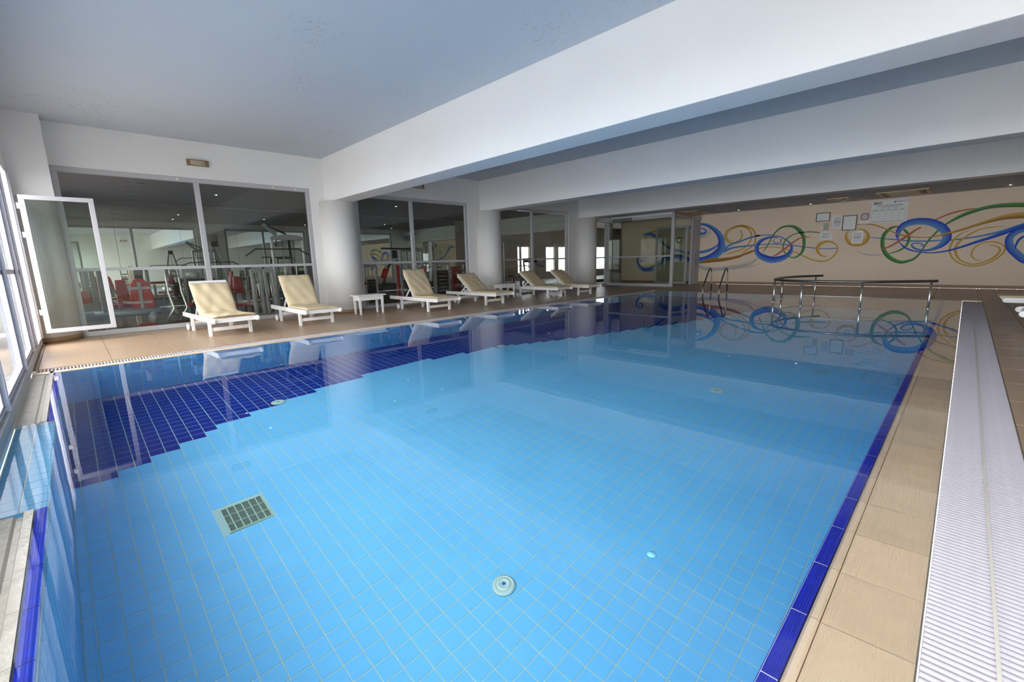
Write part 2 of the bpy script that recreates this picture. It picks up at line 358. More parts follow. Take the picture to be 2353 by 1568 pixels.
MURAL = [
 ('grey_shadow_stroke','grey','grey2',0,[(-8.679,0.962,0.04),(-8.434,0.843,0.091),(-8.036,0.673,0.153),(-7.53,0.62,0.149),(-7.048,0.667,0.145),(-6.584,0.724,0.165),(-6.141,0.862,0.114),(-5.871,1.069,0.027)]),
 ('grey_shadow_stroke','grey','grey2',0,[(-6.465,0.663,0.019),(-6.133,0.732,0.05),(-5.811,0.834,0.018)]),
 ('grey_shadow_stroke','grey','grey2',0,[(-8.656,2.154,0.026),(-8.414,2.026,0.064),(-8.105,2.01,0.055),(-7.862,2.157,0.037),(-7.898,2.356,0.025)]),
 ('grey_shadow_stroke','grey','grey2',0,[(-2.751,1.243,0.014),(-2.6,1.139,0.036),(-2.356,1.083,0.044),(-2.179,1.071,0.035),(-1.999,1.09,0.017)]),
 ('blue_wave_stroke','mid_blue','sky_blue',3,[(-7.416,1.838,0.049),(-7.477,1.646,0.078),(-7.653,1.505,0.111),(-7.947,1.391,0.126),(-8.328,1.34,0.108),(-8.697,1.343,0.094),(-9.078,1.414,0.112),(-9.358,1.489,0.114),(-9.644,1.592,0.099),(-9.879,1.747,0.111),(-10.12,1.972,0.14),(-10.332,2.144,0.17),(-10.605,2.254,0.149),(-10.818,2.267,0.11),(-11.017,2.209,0.018)]),
 ('blue_wave_swirl','deep_blue','sky_blue',4,[(-8.275,2.331,0.02),(-8.213,2.364,0.04),(-8.11,2.34,0.055),(-8.018,2.265,0.07),(-8.013,2.178,0.09),(-8.124,2.13,0.111),(-8.317,2.154,0.107),(-8.503,2.241,0.123),(-8.645,2.368,0.134),(-8.681,2.472,0.114),(-8.57,2.544,0.103),(-8.312,2.558,0.089),(-8.03,2.505,0.112),(-7.775,2.372,0.148),(-7.543,2.174,0.195),(-7.385,1.934,0.242),(-7.327,1.688,0.271),(-7.357,1.445,0.304),(-7.493,1.278,0.324),(-7.707,1.134,0.311),(-7.979,1.04,0.266),(-8.311,1.008,0.232),(-8.682,1.035,0.205),(-8.983,1.124,0.219),(-9.26,1.165,0.244),(-9.513,1.168,0.233),(-9.739,1.114,0.222),(-9.967,1.01,0.211),(-10.139,0.877,0.213),(-10.312,0.728,0.216),(-10.551,0.624,0.189),(-10.859,0.611,0.178),(-11.082,0.728,0.155),(-11.221,0.933,0.126),(-11.245,1.103,0.102),(-11.159,1.2,0.078),(-11.019,1.239,0.071),(-10.907,1.166,0.077),(-10.919,1.041,0.083),(-11.027,0.992,0.065),(-11.086,1.072,0.048),(-11.016,1.141,0.024)]),
 ('yellow_curl','ochre','yellow',1,[(-6.642,2.2,0.019),(-6.555,2.078,0.055),(-6.555,1.89,0.06),(-6.671,1.754,0.07),(-6.874,1.687,0.061),(-7.063,1.725,0.067),(-7.19,1.875,0.072),(-7.206,2.069,0.072),(-7.093,2.23,0.062),(-6.913,2.325,0.056),(-6.687,2.372,0.056),(-6.46,2.347,0.069),(-6.21,2.23,0.059),(-6.067,2.048,0.067),(-6.032,1.862,0.067),(-6.061,1.632,0.059),(-6.204,1.475,0.055),(-6.396,1.346,0.046),(-6.55,1.286,0.019)]),
 ('yellow_curl','ochre','yellow',1,[(-6.879,1.776,0.014),(-7.044,1.801,0.029),(-7.141,1.921,0.036),(-7.127,2.088,0.036),(-6.999,2.224,0.035),(-6.797,2.317,0.042),(-6.549,2.33,0.051),(-6.341,2.223,0.059),(-6.216,2.057,0.063),(-6.19,1.871,0.063),(-6.24,1.687,0.055),(-6.342,1.551,0.046),(-6.536,1.412,0.047),(-6.851,1.303,0.047),(-7.224,1.221,0.015)]),
 ('orange_wave_stroke','brown','ochre',5,[(-8.292,0.877,0.016),(-7.974,0.951,0.127),(-7.675,0.996,0.164),(-7.308,1.019,0.146),(-6.953,1.063,0.12),(-6.61,1.138,0.103),(-6.521,1.178,0.084),(-6.279,1.271,0.083),(-6.063,1.349,0.068),(-6.013,1.389,0.039),(-5.864,1.431,0.035)]),
 ('yellow_ring','ochre','yellow',5,[(-6.032,1.386,0.04),(-5.736,1.466,0.039),(-5.46,1.469,0.034),(-5.169,1.435,0.034),(-4.953,1.378,0.033),(-4.65,1.261,0.036),(-4.421,1.153,0.045),(-4.212,1.033,0.053),(-3.958,0.927,0.053),(-3.715,0.895,0.052),(-3.53,0.947,0.051),(-3.387,1.088,0.051),(-3.313,1.25,0.044),(-3.313,1.378,0.037),(-3.391,1.49,0.04),(-3.537,1.578,0.061),(-3.693,1.576,0.089),(-3.845,1.5,0.121),(-3.908,1.363,0.108),(-3.869,1.212,0.087),(-3.763,1.097,0.059),(-3.571,1.056,0.014)]),
 ('light_blue_wave_stroke','mid_blue','sky_blue',2,[(-7.329,1.383,0.122),(-7.1,1.553,0.086),(-6.873,1.663,0.066),(-6.646,1.717,0.065),(-6.535,1.766,0.069),(-6.208,1.881,0.068),(-5.886,1.932,0.058),(-6.049,1.928,0.043),(-5.584,1.939,0.038),(-5.219,1.868,0.037),(-5.035,1.774,0.048),(-4.889,1.68,0.055)]),
 ('light_blue_wave_stroke','mid_blue','sky_blue',2,[(-7.612,1.207,0.037),(-7.326,1.334,0.134),(-6.977,1.468,0.086),(-6.634,1.525,0.065),(-6.187,1.556,0.055),(-5.97,1.571,0.045),(-6.025,1.562,0.039),(-5.651,1.585,0.039),(-5.214,1.566,0.038),(-4.843,1.529,0.037),(-4.411,1.444,0.036),(-4.077,1.388,0.035),(-3.752,1.346,0.031),(-3.363,1.343,0.03),(-3.243,1.357,0.007)]),
 ('blue_ring','deep_blue','sky_blue',6,[(-5.167,1.771,0.011),(-5.12,1.73,0.037),(-5.131,1.643,0.034),(-5.218,1.619,0.024),(-5.326,1.622,0.03),(-5.393,1.674,0.034),(-5.384,1.733,0.027),(-5.316,1.734,0.009)]),
 ('blue_ring','sky_blue','deep_blue',6,[(-5.224,1.819,0.034),(-5.451,1.851,0.068),(-5.667,1.811,0.1),(-5.846,1.716,0.132),(-5.958,1.56,0.157),(-5.971,1.378,0.154),(-5.897,1.213,0.187),(-5.709,1.076,0.243),(-5.424,0.976,0.249),(-5.155,0.994,0.23),(-4.931,1.084,0.186),(-4.793,1.221,0.154),(-4.739,1.374,0.102),(-4.755,1.51,0.088),(-4.832,1.613,0.055),(-4.943,1.711,0.018)]),
 ('green_ring','dark_green','mid_green',7,[(-5.741,1.269,0.016),(-5.64,1.426,0.039),(-5.528,1.661,0.042),(-5.419,1.912,0.047),(-5.287,2.08,0.056),(-5.119,2.201,0.067),(-4.896,2.231,0.077),(-4.686,2.171,0.108),(-4.506,2.012,0.134),(-4.39,1.816,0.117),(-4.352,1.607,0.107),(-4.351,1.379,0.1),(-4.409,1.21,0.083),(-4.518,1.094,0.065),(-4.65,1.043,0.048),(-4.773,1.065,0.033),(-4.902,1.166,0.041),(-5.01,1.325,0.047),(-5.037,1.521,0.048),(-4.977,1.694,0.048),(-4.848,1.832,0.04),(-4.684,1.922,0.036),(-4.485,1.961,0.036),(-4.205,1.971,0.039),(-3.993,1.943,0.035),(-3.863,1.916,0.017)]),
 ('red_stroke','brick','brick',8,[(-5.406,1.095,0.015),(-5.222,1.178,0.064),(-5.004,1.36,0.067),(-4.808,1.531,0.066),(-4.631,1.673,0.054),(-4.47,1.77,0.045),(-4.306,1.793,0.035),(-4.141,1.78,0.007)]),
 ('green_curl','dark_green','mid_green',5,[(-9.035,1.983,0.021),(-9.16,2.015,0.067),(-9.282,1.983,0.075),(-9.314,1.906,0.081),(-9.247,1.825,0.07),(-9.123,1.798,0.048),(-9.084,1.856,0.037),(-9.141,1.911,0.027)]),
 ('green_leaf_stroke','dark_green','mid_green',2,[(-8.724,1.364,0.032),(-8.653,1.259,0.068),(-8.574,1.116,0.031)]),
 ('yellow_curl','ochre','yellow',2,[(-10.337,1.441,0.023),(-10.49,1.527,0.04),(-10.677,1.671,0.046),(-10.821,1.87,0.052),(-10.842,2.035,0.058),(-10.771,2.223,0.064),(-10.608,2.336,0.074),(-10.37,2.362,0.074),(-10.205,2.284,0.062),(-10.12,2.119,0.045),(-10.115,1.985,0.017)]),
 ('yellow_ring','ochre','yellow',1,[(-3.027,1.946,0.033),(-3.085,1.852,0.056),(-3.088,1.727,0.082),(-3.033,1.599,0.102),(-2.937,1.488,0.119),(-2.769,1.443,0.104),(-2.612,1.486,0.139),(-2.505,1.615,0.146),(-2.487,1.749,0.097),(-2.548,1.874,0.067),(-2.675,1.955,0.045),(-2.818,1.977,0.018)]),
 ('yellow_wave_stroke','brown','yellow',7,[(-2.852,2.132,0.018),(-2.672,2.138,0.036),(-2.533,2.133,0.04),(-2.334,2.084,0.039),(-2.033,1.937,0.034),(-1.738,1.765,0.034),(-1.548,1.691,0.046),(-1.274,1.623,0.029),(-1.011,1.604,0.028),(-0.759,1.626,0.039),(-0.519,1.693,0.058),(-0.209,1.794,0.068),(0.088,1.914,0.077),(0.376,2.018,0.108),(0.658,2.095,0.141),(1.01,2.12,0.18),(1.345,2.11,0.2),(1.61,2.073,0.147)]),
 ('light_blue_wave_stroke','mid_blue','sky_blue',2,[(-2.451,1.674,0.011),(-2.293,1.658,0.026),(-2.04,1.611,0.03),(-1.718,1.564,0.042),(-1.35,1.506,0.045),(-0.998,1.483,0.044),(-0.661,1.489,0.043),(-0.335,1.495,0.042),(-0.024,1.534,0.045),(0.276,1.593,0.051),(0.563,1.671,0.061),(0.837,1.777,0.073),(1.04,1.869,0.058),(1.36,1.98,0.05)]),
 ('green_ring','dark_green','mid_green',3,[(-1.666,1.966,0.017),(-1.814,1.981,0.063),(-1.954,1.896,0.089),(-2.052,1.736,0.107),(-2.075,1.546,0.108),(-2.038,1.304,0.112),(-1.933,1.096,0.121),(-1.766,0.931,0.12),(-1.553,0.831,0.105),(-1.357,0.864,0.087),(-1.205,0.948,0.07),(-1.098,1.108,0.053),(-1.043,1.244,0.044),(-0.918,1.536,0.05),(-0.831,1.666,0.049),(-0.701,1.86,0.051),(-0.582,1.98,0.054),(-0.404,2.119,0.08),(-0.182,2.256,0.105),(0.04,2.342,0.103),(0.258,2.405,0.101),(0.547,2.432,0.116),(0.976,2.404,0.13),(1.45,2.326,0.115)]),
 ('green_ring','dark_green','mid_green',3,[(-1.667,1.971,0.017),(-1.528,1.846,0.062),(-1.432,1.701,0.074),(-1.407,1.537,0.074),(-1.46,1.353,0.062),(-1.609,1.212,0.053),(-1.886,1.102,0.021)]),
 ('red_stroke','brick','brick',8,[(-2.091,1.253,0.026),(-1.881,1.341,0.053),(-1.674,1.498,0.063),(-1.457,1.679,0.074),(-1.295,1.831,0.061),(-1.157,1.929,0.048)]),
 ('red_stroke','brick','brick',2,[(-0.846,2.133,0.039),(-0.581,2.269,0.046),(-0.349,2.346,0.049),(-0.119,2.387,0.041),(0.048,2.4,0.011)]),
 ('blue_ring','deep_blue','sky_blue',5,[(-1.121,1.328,0.012),(-1.049,1.336,0.028),(-1.076,1.395,0.036),(-1.201,1.423,0.033),(-1.313,1.405,0.037),(-1.296,1.323,0.049),(-1.163,1.23,0.057),(-0.951,1.195,0.064),(-0.754,1.256,0.103),(-0.614,1.359,0.16),(-0.524,1.516,0.209),(-0.546,1.717,0.213),(-0.699,1.915,0.23),(-0.923,2.058,0.213),(-1.15,2.112,0.209),(-1.358,2.105,0.204),(-1.547,2.044,0.19),(-1.661,1.912,0.159),(-1.707,1.716,0.109),(-1.672,1.562,0.025)]),
 ('deep_blue_wave_stroke','deep_blue','mid_blue',6,[(-1.656,1.502,0.017),(-1.512,1.331,0.046),(-1.32,1.207,0.045),(-1.049,1.136,0.036),(-0.789,1.11,0.036),(-0.461,1.163,0.051),(-0.152,1.274,0.064),(0.145,1.407,0.078),(0.433,1.527,0.09),(0.709,1.657,0.106),(0.842,1.736,0.108),(1.044,1.834,0.093),(1.363,1.96,0.067)]),
 ('blue_wave_swirl','deep_blue','sky_blue',7,[(1.375,1.86,0.1),(1.187,1.753,0.136),(1.028,1.703,0.155),(0.91,1.639,0.157),(0.818,1.521,0.158),(0.808,1.365,0.167),(0.872,1.186,0.185),(0.997,1.026,0.192),(1.161,0.856,0.19),(1.374,0.77,0.154),(1.565,0.848,0.118)]),
 ('blue_wave_stroke','deep_blue','mid_blue',8,[(1.209,1.57,0.034),(1.082,1.516,0.055),(0.993,1.415,0.056),(0.956,1.255,0.042),(0.947,1.152,0.014)]),
 ('yellow_curl','ochre','yellow',4,[(-0.019,1.767,0.011),(-0.182,1.69,0.028),(-0.331,1.528,0.05),(-0.402,1.332,0.058),(-0.406,1.132,0.05),(-0.319,0.933,0.042),(-0.144,0.77,0.042),(0.071,0.69,0.038),(0.3,0.709,0.041),(0.514,0.815,0.047),(0.673,0.971,0.047),(0.746,1.117,0.046),(0.729,1.243,0.039),(0.615,1.349,0.036),(0.448,1.393,0.033),(0.272,1.364,0.028),(0.132,1.245,0.037),(0.083,1.095,0.041),(0.102,0.963,0.037),(0.19,0.874,0.028),(0.315,0.846,0.009)]),
 ('yellow_curl','ochre','yellow',4,[(0.705,1.817,0.009),(0.472,1.823,0.025),(0.18,1.769,0.037),(-0.062,1.601,0.049),(-0.23,1.413,0.061),(-0.286,1.217,0.069),(-0.232,0.994,0.054),(-0.103,0.836,0.042),(0.096,0.745,0.038),(0.293,0.775,0.037),(0.506,0.89,0.047),(0.622,1.036,0.054),(0.652,1.152,0.047),(0.59,1.245,0.036),(0.46,1.292,0.018),(0.378,1.285,0.007)]),
]

# ---------------------------------------------------------------- dimensions (metres, camera 1.2 m above the deck at the origin)
XG = -11.34            # glass partition to the gym
XR = 7.0               # right wall
YW = -0.48             # window wall
YM = 19.7              # mural wall
ZC = 3.75; ZL = 2.93   # ceiling, lowered ceiling
PX0, PX1, PY0, PY1 = -7.66, -0.30, -0.25, 14.9   # pool
ZW = -0.003             # water level
PD = -1.8              # pool floor

# ---------------------------------------------------------------- floor: slabs and deck tiles
b = MB()
b.box(XG-0.2, YW-0.02, -0.16, -8.03, YM, -0.012)
b.box(-8.03, PY1+0.15, -0.16, 0.358, YM, -0.012)
b.box(0.358, YW-0.02, -0.16, XR, YM, -0.012)
floor = struct(b.build('floor', 'deck_grout'), 'tan wood-look tiled deck running round the pool', 'floor')

def tile_mesh(name, sx, sy, th, ch, material):
    """one tile with chamfered rim, top at z 0, origin at its corner"""
    b = MB()
    v = [(0,0,-th),(sx,0,-th),(sx,sy,-th),(0,sy,-th),(0,0,-ch),(sx,0,-ch),(sx,sy,-ch),(0,sy,-ch),(ch,ch,0),(sx-ch,ch,0),(sx-ch,sy-ch,0),(ch,sy-ch,0)]
    f = [(0,1,5,4),(1,2,6,5),(2,3,7,6),(3,0,4,7),(4,5,9,8),(5,6,10,9),(6,7,11,10),(7,4,8,11),(8,9,10,11)]
    b.add(v, f)
    return b.mesh(name, material), (v, f)

def tile_field(parent, cells, th, ch, material, top, name='tile', limit=300, zfun=None):
    """cells: (x, y, sx, sy). The ones that show largest are objects, the rest one joined part."""
    scored = []
    for c in cells:
        s = seen_size((c[0]+c[2]/2, c[1]+c[3]/2, top))
        scored.append((s, c))
    scored.sort(key=lambda t: -t[0])
    ones = [c for s, c in scored[:limit] if s > 0]
    rest = [c for s, c in scored if s <= 0 or c not in set(ones)]
    cache = {}
    for c in ones:
        k = (round(c[2],3), round(c[3],3))
        if k not in cache: cache[k] = tile_mesh(name, c[2], c[3], th, ch, material)[0]
        put(name, cache[k], parent, (c[0], c[1], top))
    if rest:
        b = MB()
        for c in rest:
            v, f = [], []
            x, y, sx, sy = c
            v = [(x,y,top-th),(x+sx,y,top-th),(x+sx,y+sy,top-th),(x,y+sy,top-th),(x,y,top),(x+sx,y,top),(x+sx,y+sy,top),(x,y+sy,top)]
            b.add(v, [(0,1,5,4),(1,2,6,5),(2,3,7,6),(3,0,4,7),(4,5,6,7)])
        b.build(name+'_field', material, parent, kind='stuff')

cells = []
G = 0.008
def grid_cells(x0, x1, y0, y1, px, py, ox=0, oy=0):
    out = []
    i0 = math.floor((x0-ox)/px); j0 = math.floor((y0-oy)/py)
    x = ox+i0*px
    while x < x1-1e-4:
        y = oy+j0*py
        while y < y1-1e-4:
            a, c = max(x, x0), max(y, y0); d, e = min(x+px, x1), min(y+py, y1)
            if d-a > 0.03 and e-c > 0.03: out.append((round(a+G/2,4), round(c+G/2,4), round(d-a-G,4), round(e-c-G,4)))
            y += py
        x += px
    return out
cells += grid_cells(XG+0.02, -8.04, YW, YM-0.02, 1.15, 0.705, -11.5, 0.26)
cells += grid_cells(-8.04, 0.36, PY1+0.16, YM-0.02, 0.82, 0.705, -0.52, 0.26)
cells += grid_cells(0.36, XR, YW, YM-0.02, 0.41, 0.705, 0.31, 0.26)
tile_field(floor, cells, 0.012, 0.002, 'deck_tile', 0.0)

# ---------------------------------------------------------------- ceiling, beams, columns, walls
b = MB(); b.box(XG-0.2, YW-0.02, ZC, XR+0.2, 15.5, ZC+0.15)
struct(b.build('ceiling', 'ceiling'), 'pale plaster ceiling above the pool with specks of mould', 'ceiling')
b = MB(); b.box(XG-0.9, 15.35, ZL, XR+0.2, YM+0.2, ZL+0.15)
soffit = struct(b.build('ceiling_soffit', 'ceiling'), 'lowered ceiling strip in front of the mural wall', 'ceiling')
BEAMS = ((4.76, 5.26, 2.73), (9.82, 10.32, 2.80), (15.12, 15.6, 2.83))
names = ('white ceiling beam nearest the windows, brightest face', 'middle white ceiling beam over the pool', 'farthest white beam, before the lowered ceiling')
for (y0, y1, z), l in zip(BEAMS, names):
    b = MB(); b.box(XG-0.15, y0, z, XR+0.1, y1, ZC+0.02)
    struct(b.build('beam', 'beam_white', bevel=0.012), l, 'beam')
COLS = ((-11.20, 5.0, 0.42, 2.73), (-11.22, 10.05, 0.42, 2.80), (-11.15, 15.4, 0.42, 2.83), (-11.36, -0.40, 0.42, 2.46))
cl = ('round white column below the beam nearest the windows', 'round white column below the middle beam', 'round white column below the farthest beam', 'round column in the corner behind the open casement')
for (x, y, r, z), l in zip(COLS, cl):
    b = MB(); b.lathe([(r, 0), (r, z)], (x, y, 0), seg=64)
    c = struct(b.build('column', 'column_white'), l, 'column')
    b = MB(); b.lathe([(r+0.014, 0), (r+0.014, 0.085), (r, 0.09)], (x, y, 0), seg=48); b.build('skirting', 'skirting_brown', c)

# walls: gym partition wall with its piers and lintel
b = MB()
XB = XG-0.20
b.box(XB, YW, 0, XG, 0.02, ZC); b.box(XG, YW, 2.45, -10.94, 0.02, ZC)
for a, c in ((4.42, 5.55), (9.30, 10.55), (14.45, 15.75)): b.box(XB, a, 0, XG, c, ZC)
b.box(XB, 0.02, 3.03, XG, 4.42, ZC); b.box(XB, 5.55, 3.03, XG, 9.30, ZC); b.box(XB, 10.55, 3.03, XG, 14.45, ZC)
b.box(XB, 15.75, 2.80, XG, 17.3, ZC)
struct(b.build('wall_left', 'wall_white'), 'white lintel and piers above and between the gym glazing', 'wall')
b = MB(); b.box(-12.1, YM, 0, XR+0.2, YM+0.2, ZL+0.1)
struct(b.build('wall_back', 'wall_cream'), 'cream end wall painted with coloured swirls', 'wall')
b = MB(); b.box(-12.1, YM-0.014, 0, XR, YM, 0.10)
struct(b.build('baseboard_back', 'skirting_brown'), 'brown tiled skirting at the foot of the mural wall', 'baseboard')
b = MB()
b.box(XR, YW-0.2, 0, XR+0.2, YM+0.2, ZC)
b.box(XR-0.05, YW, 3.03, XR, YM, ZC)
struct(b.build('wall_right', 'wall_white'), 'white side wall opposite the gym glazing', 'wall')
b = MB()
b.box(XG-0.2, YW-0.2, 2.84, XR+0.2, YW, ZC+0.1)
b.box(XG-0.2, YW-0.2, -0.3, -10.66, YW, 2.84)
b.box(-10.66, YW-0.16, -0.3, XR, YW-0.02, 0.02)
struct(b.build('wall_front', 'wall_white'), 'white wall above and below the long row of windows', 'wall')

# ---------------------------------------------------------------- window wall (daylight side)
win = struct(empty('window_1'), 'long row of white framed windows along the near side of the pool', 'window')
b = MB(); b.box(-10.66, YW-0.10, 0.02, XR, YW+0.0, 0.12); b.build('sill_rail', 'frame_sill', win, bevel=0.004)
b = MB(); b.box(-10.66, YW-0.10, 2.76, XR, YW, 2.84); b.build('head_rail', 'frame_white', win, bevel=0.004)
posts = [-10.62, -9.75, -9.0, -7.35, -5.25, -3.15, -1.05, 1.05, 3.15, 5.25, 6.95]
pm = MB().box(-0.035, YW-0.10, 0.12, 0.035, YW, 2.76).mesh('post', 'frame_white')
for x in posts: put('post', pm, win, (x, 0, 0))
for i in range(len(posts)-1):
    x0, x1 = posts[i]+0.035, posts[i+1]-0.035
    if i == 0:
        continue
    b = MB(); rect_frame(b, x0, x1, 0.12, 2.76, 0.055, YW-0.08, YW-0.03, 'X'); b.box(x0, YW-0.075, 1.19, x1, YW-0.035, 1.25)
    sash = b.build('sash', 'frame_white', win, bevel=0.003)
    g = MB(); rect_frame(g, x0+0.05, x1-0.05, 0.17, 2.71, 0.012, YW-0.029, YW-0.022, 'X'); g.build('gasket', 'gasket', sash)
    for z0, z1 in ((0.17, 1.19), (1.25, 2.71)):
        MB().box(x0+0.05, YW-0.058, z0, x1-0.05, YW-0.052, z1).build('pane', 'glass_clear', sash)
# the open casement, hinged on the post at the far end and swung into the hall
cas = empty('open_casement', (-10.62, YW+0.02, 0)); cas.parent = win
b = MB(); rect_frame(b, 0.06, 0.94, 0.20, 2.42, 0.07, -0.022, 0.022, 'Y')
b.build('casement_frame', 'frame_alu', cas, bevel=0.004)
MB().box(-0.004, 0.12, 0.26, 0.004, 0.88, 2.36).build('pane', 'glass_leaf', cas)
for z in (2.25, 1.80, 0.55):
    b = MB(); b.tube([(-0.005, 0.045, z-0.045), (-0.005, 0.045, z+0.045)], 0.018, 10); b.box(-0.02, 0.04, z-0.03, 0.03, 0.09, z+0.03)
    b.build('hinge', 'plastic_white', cas)
b = MB(); b.tube([(-10.62, YW+0.015, 0.13), (-10.62, YW+0.015, 2.75)], 0.022, 10); b.box(-10.68, YW-0.02, 0.12, -10.56, YW+0.01, 2.76)
b.build('hinge_post', 'frame_white', win)

# outside: terrace, low wall and hedge
b = MB(); b.box(-40, -30, -0.35, 30, YW-0.16, -0.28)
struct(b.build('ground_terrace', 'terrace'), 'pale terrace outside the windows', 'ground')
b = MB(); b.box(-40, -9.3, -0.3, 30, -9.0, 0.55)
struct(b.build('wall_terrace', 'wall_white'), 'low white wall at the far side of the terrace', 'wall')

# ---------------------------------------------------------------- gym glazing bays
def bay(name, y0, y1, ym, z1, label):
    w = struct(empty(name), label, 'window')
    xf0, xf1 = XG-0.11, XG-0.03
    b = MB(); rect_frame(b, y0, y1, 0, z1, 0.09, xf0, xf1, 'Y'); b.build('frame', 'frame_alu', w, bevel=0.005)
    b = MB(); b.box(xf0-0.005, ym-0.045, 0.09, xf1+0.005, ym+0.045, z1-0.09); b.build('mullion', 'frame_alu', w, bevel=0.005)
    b = MB(); b.box(xf0+0.02, y0+0.09, 1.20, xf1-0.01, ym-0.045, 1.26); b.build('transom', 'frame_alu', w, bevel=0.004)
    b = MB(); b.box(xf0+0.02, ym+0.045, 1.20, xf1-0.01, y1-0.09, 1.26); b.build('transom', 'frame_alu', w, bevel=0.004)
    for a, c in ((y0+0.09, ym-0.045), (ym+0.045, y1-0.09)):
        for q0, q1 in ((0.09, 1.20), (1.26, z1-0.09)):
            MB().box(XG-0.075, a, q0, XG-0.069, c, q1).build('pane', 'glass_gym', w)
    return w
w2 = bay('window_2', 0.02, 4.42, 2.14, 3.03, 'gym glazing bay nearest the open casement')
bay('window_3', 5.55, 9.30, 7.25, 3.03, 'gym glazing bay between the first two columns')
bay('window_4', 10.55, 14.45, 12.36, 3.03, 'gym glazing bay between the second and third columns')
for y in (1.83, 3.60, 4.10):
    MB().lathe([(0.022, 0), (0.022, 0.012), (0.010, 0.02)], (XG-0.03, y, 2.985), axis='X', seg=14).build('cap', 'plastic_white', w2)

# ---------------------------------------------------------------- glazed vestibule at the far corner
d1 = struct(empty('door_1'), 'glazed aluminium vestibule at the far end of the gym glazing', 'door')
Y1, X1 = 17.15, -8.26
b = MB()
b.box(X1-0.06, Y1-0.06, 0, X1+0.06, Y1+0.06, ZL); b.build('corner_post', 'frame_alu', d1, bevel=0.008)
b = MB(); b.box(XG-0.06, 17.25, 0, XG+0.14, 17.45, 2.80); b.build('end_post', 'frame_alu', d1, bevel=0.006)
b = MB(); b.box(XG, Y1-0.03, 0, X1-0.06, Y1+0.03, 0.12); b.build('bottom_rail', 'frame_alu', d1, bevel=0.004)
b = MB(); b.box(XG-0.1, Y1-0.04, 2.72, X1-0.06, Y1+0.04, 2.84); b.build('head_rail', 'frame_alu', d1, bevel=0.004)
b = MB(); b.box(XG-0.1, Y1-0.03, 2.84, X1+0.06, Y1+0.03, ZL); b.build('head_panel', 'wall_white', d1)
b = MB(); b.box(XG, Y1-0.025, 1.20, X1-0.06, Y1+0.025, 1.26); b.build('transom', 'frame_alu', d1)
for z0, z1 in ((0.12, 1.20), (1.26, 2.72)):
    MB().box(XG+0.14, Y1-0.004, z0, X1-0.06, Y1+0.004, z1).build('pane', 'glass_door', d1)
# side of the vestibule, towards the mural wall
for y in (18.84, 19.05):
    MB().box(X1-0.05, y, 0, X1+0.05, y+0.09, 2.86).build('door_post', 'frame_alu', d1, bevel=0.005)
MB().box(X1-0.04, Y1+0.06, 2.72, X1+0.04, YM, 2.86).build('door_head', 'frame_alu', d1, bevel=0.004)
MB().box(X1-0.01, 19.14, 0, X1+0.01, YM, 2.72).build('side_panel', 'frame_alu', d1)
# bay beyond the last column
b = MB(); rect_frame(b, 15.80, 17.25, 0, 2.80, 0.09, XG-0.11, XG-0.03, 'Y'); b.box(XG-0.10, 15.89, 1.20, XG-0.04, 17.16, 1.26)
b.build('side_frame', 'frame_alu', d1)
MB().box(XG-0.075, 15.89, 0.09, XG-0.069, 17.16, 2.71).build('pane', 'glass_gym', d1)
# inner door leaf standing open, with frosted glass
leaf = empty('door_leaf', (-8.40, 18.80, 0), math.radians(180)); leaf.parent = d1
b = MB(); rect_frame(b, 0, 1.45, 0.03, 2.48, 0.10, -0.025, 0.025, 'X'); b.build('leaf_frame', 'frame_alu', leaf, bevel=0.005)
MB().box(0.10, -0.006, 0.13, 1.35, 0.006, 2.38).build('frosted_pane', 'glass_leaf', leaf)
b = MB(); b.tube([(0.12, 0.03, 0.95), (0.12, 0.08, 0.98), (0.12, 0.08, 1.22), (0.12, 0.03, 1.25)], 0.012, 8)
b.tube([(0.12, -0.03, 0.95), (0.12, -0.08, 0.98), (0.12, -0.08, 1.22), (0.12, -0.03, 1.25)], 0.012, 8); b.build('handle', 'plastic_white', leaf)
# small plaster bulkhead over the last gym bay
b = MB(); b.box(XG-0.02, 15.75, 2.72, XG+0.25, 17.1, 2.93)
struct(b.build('trim_1', 'wall_white'), 'white plaster bulkhead over the last bay before the vestibule', 'trim')

# ---------------------------------------------------------------- pool basin
b = MB()
T = 0.15
b.box(PX0-T, PY0-T, PD-0.2, PX1+T, PY1+T, PD-0.0035)
b.box(PX0-T, PY0-T, PD-0.006, PX0-0.006, PY1+T, -0.05)
b.box(PX1+0.006, PY0-T, PD-0.006, PX1+T, PY1+T, -0.06)
b.box(PX0-0.006, PY1+0.006, PD-0.006, PX1+0.006, PY1+T, -0.05)
b.box(PX0-0.006, PY0-T, PD-0.006, PX1+0.006, PY0-0.006, -0.15)
pool = struct(b.build('pool_basin', 'pool_grout'), 'rectangular swimming pool lined with sky blue tiles', 'pool')
STEP = [(-0.4,-5.187),(0.0,-5.187),(0.09,-5.30),(0.32,-5.42),(0.56,-5.54),(0.80,-5.66),(1.04,-5.78),(1.42,-5.905),(1.78,-6.03),(2.30,-6.16),(3.15,-6.28),(4.0,-6.28),(4.6,-6.16),(5.3,-6.03),(5.75,-5.88),(6.05,-5.75),(6.5,-5.55),(6.9,-5.37),(7.35,-5.18),(7.8,-5.05),(8.3,-4.87),(8.8,-4.70),(9.5,-4.45),(11,-4.0),(13,-3.6),(15,-3.4)]
def edge_x(y):
    for (a, xa), (c, xc) in zip(STEP, STEP[1:]):
        if y <= c: return xa + (xc-xa)*(y-a)/(c-a) if y > 0.9 else xa
    return -3.4
TP = 0.1252
light, dark = [], []
DR = (-4.15, -3.815, 0.605, 0.925)   # floor drain
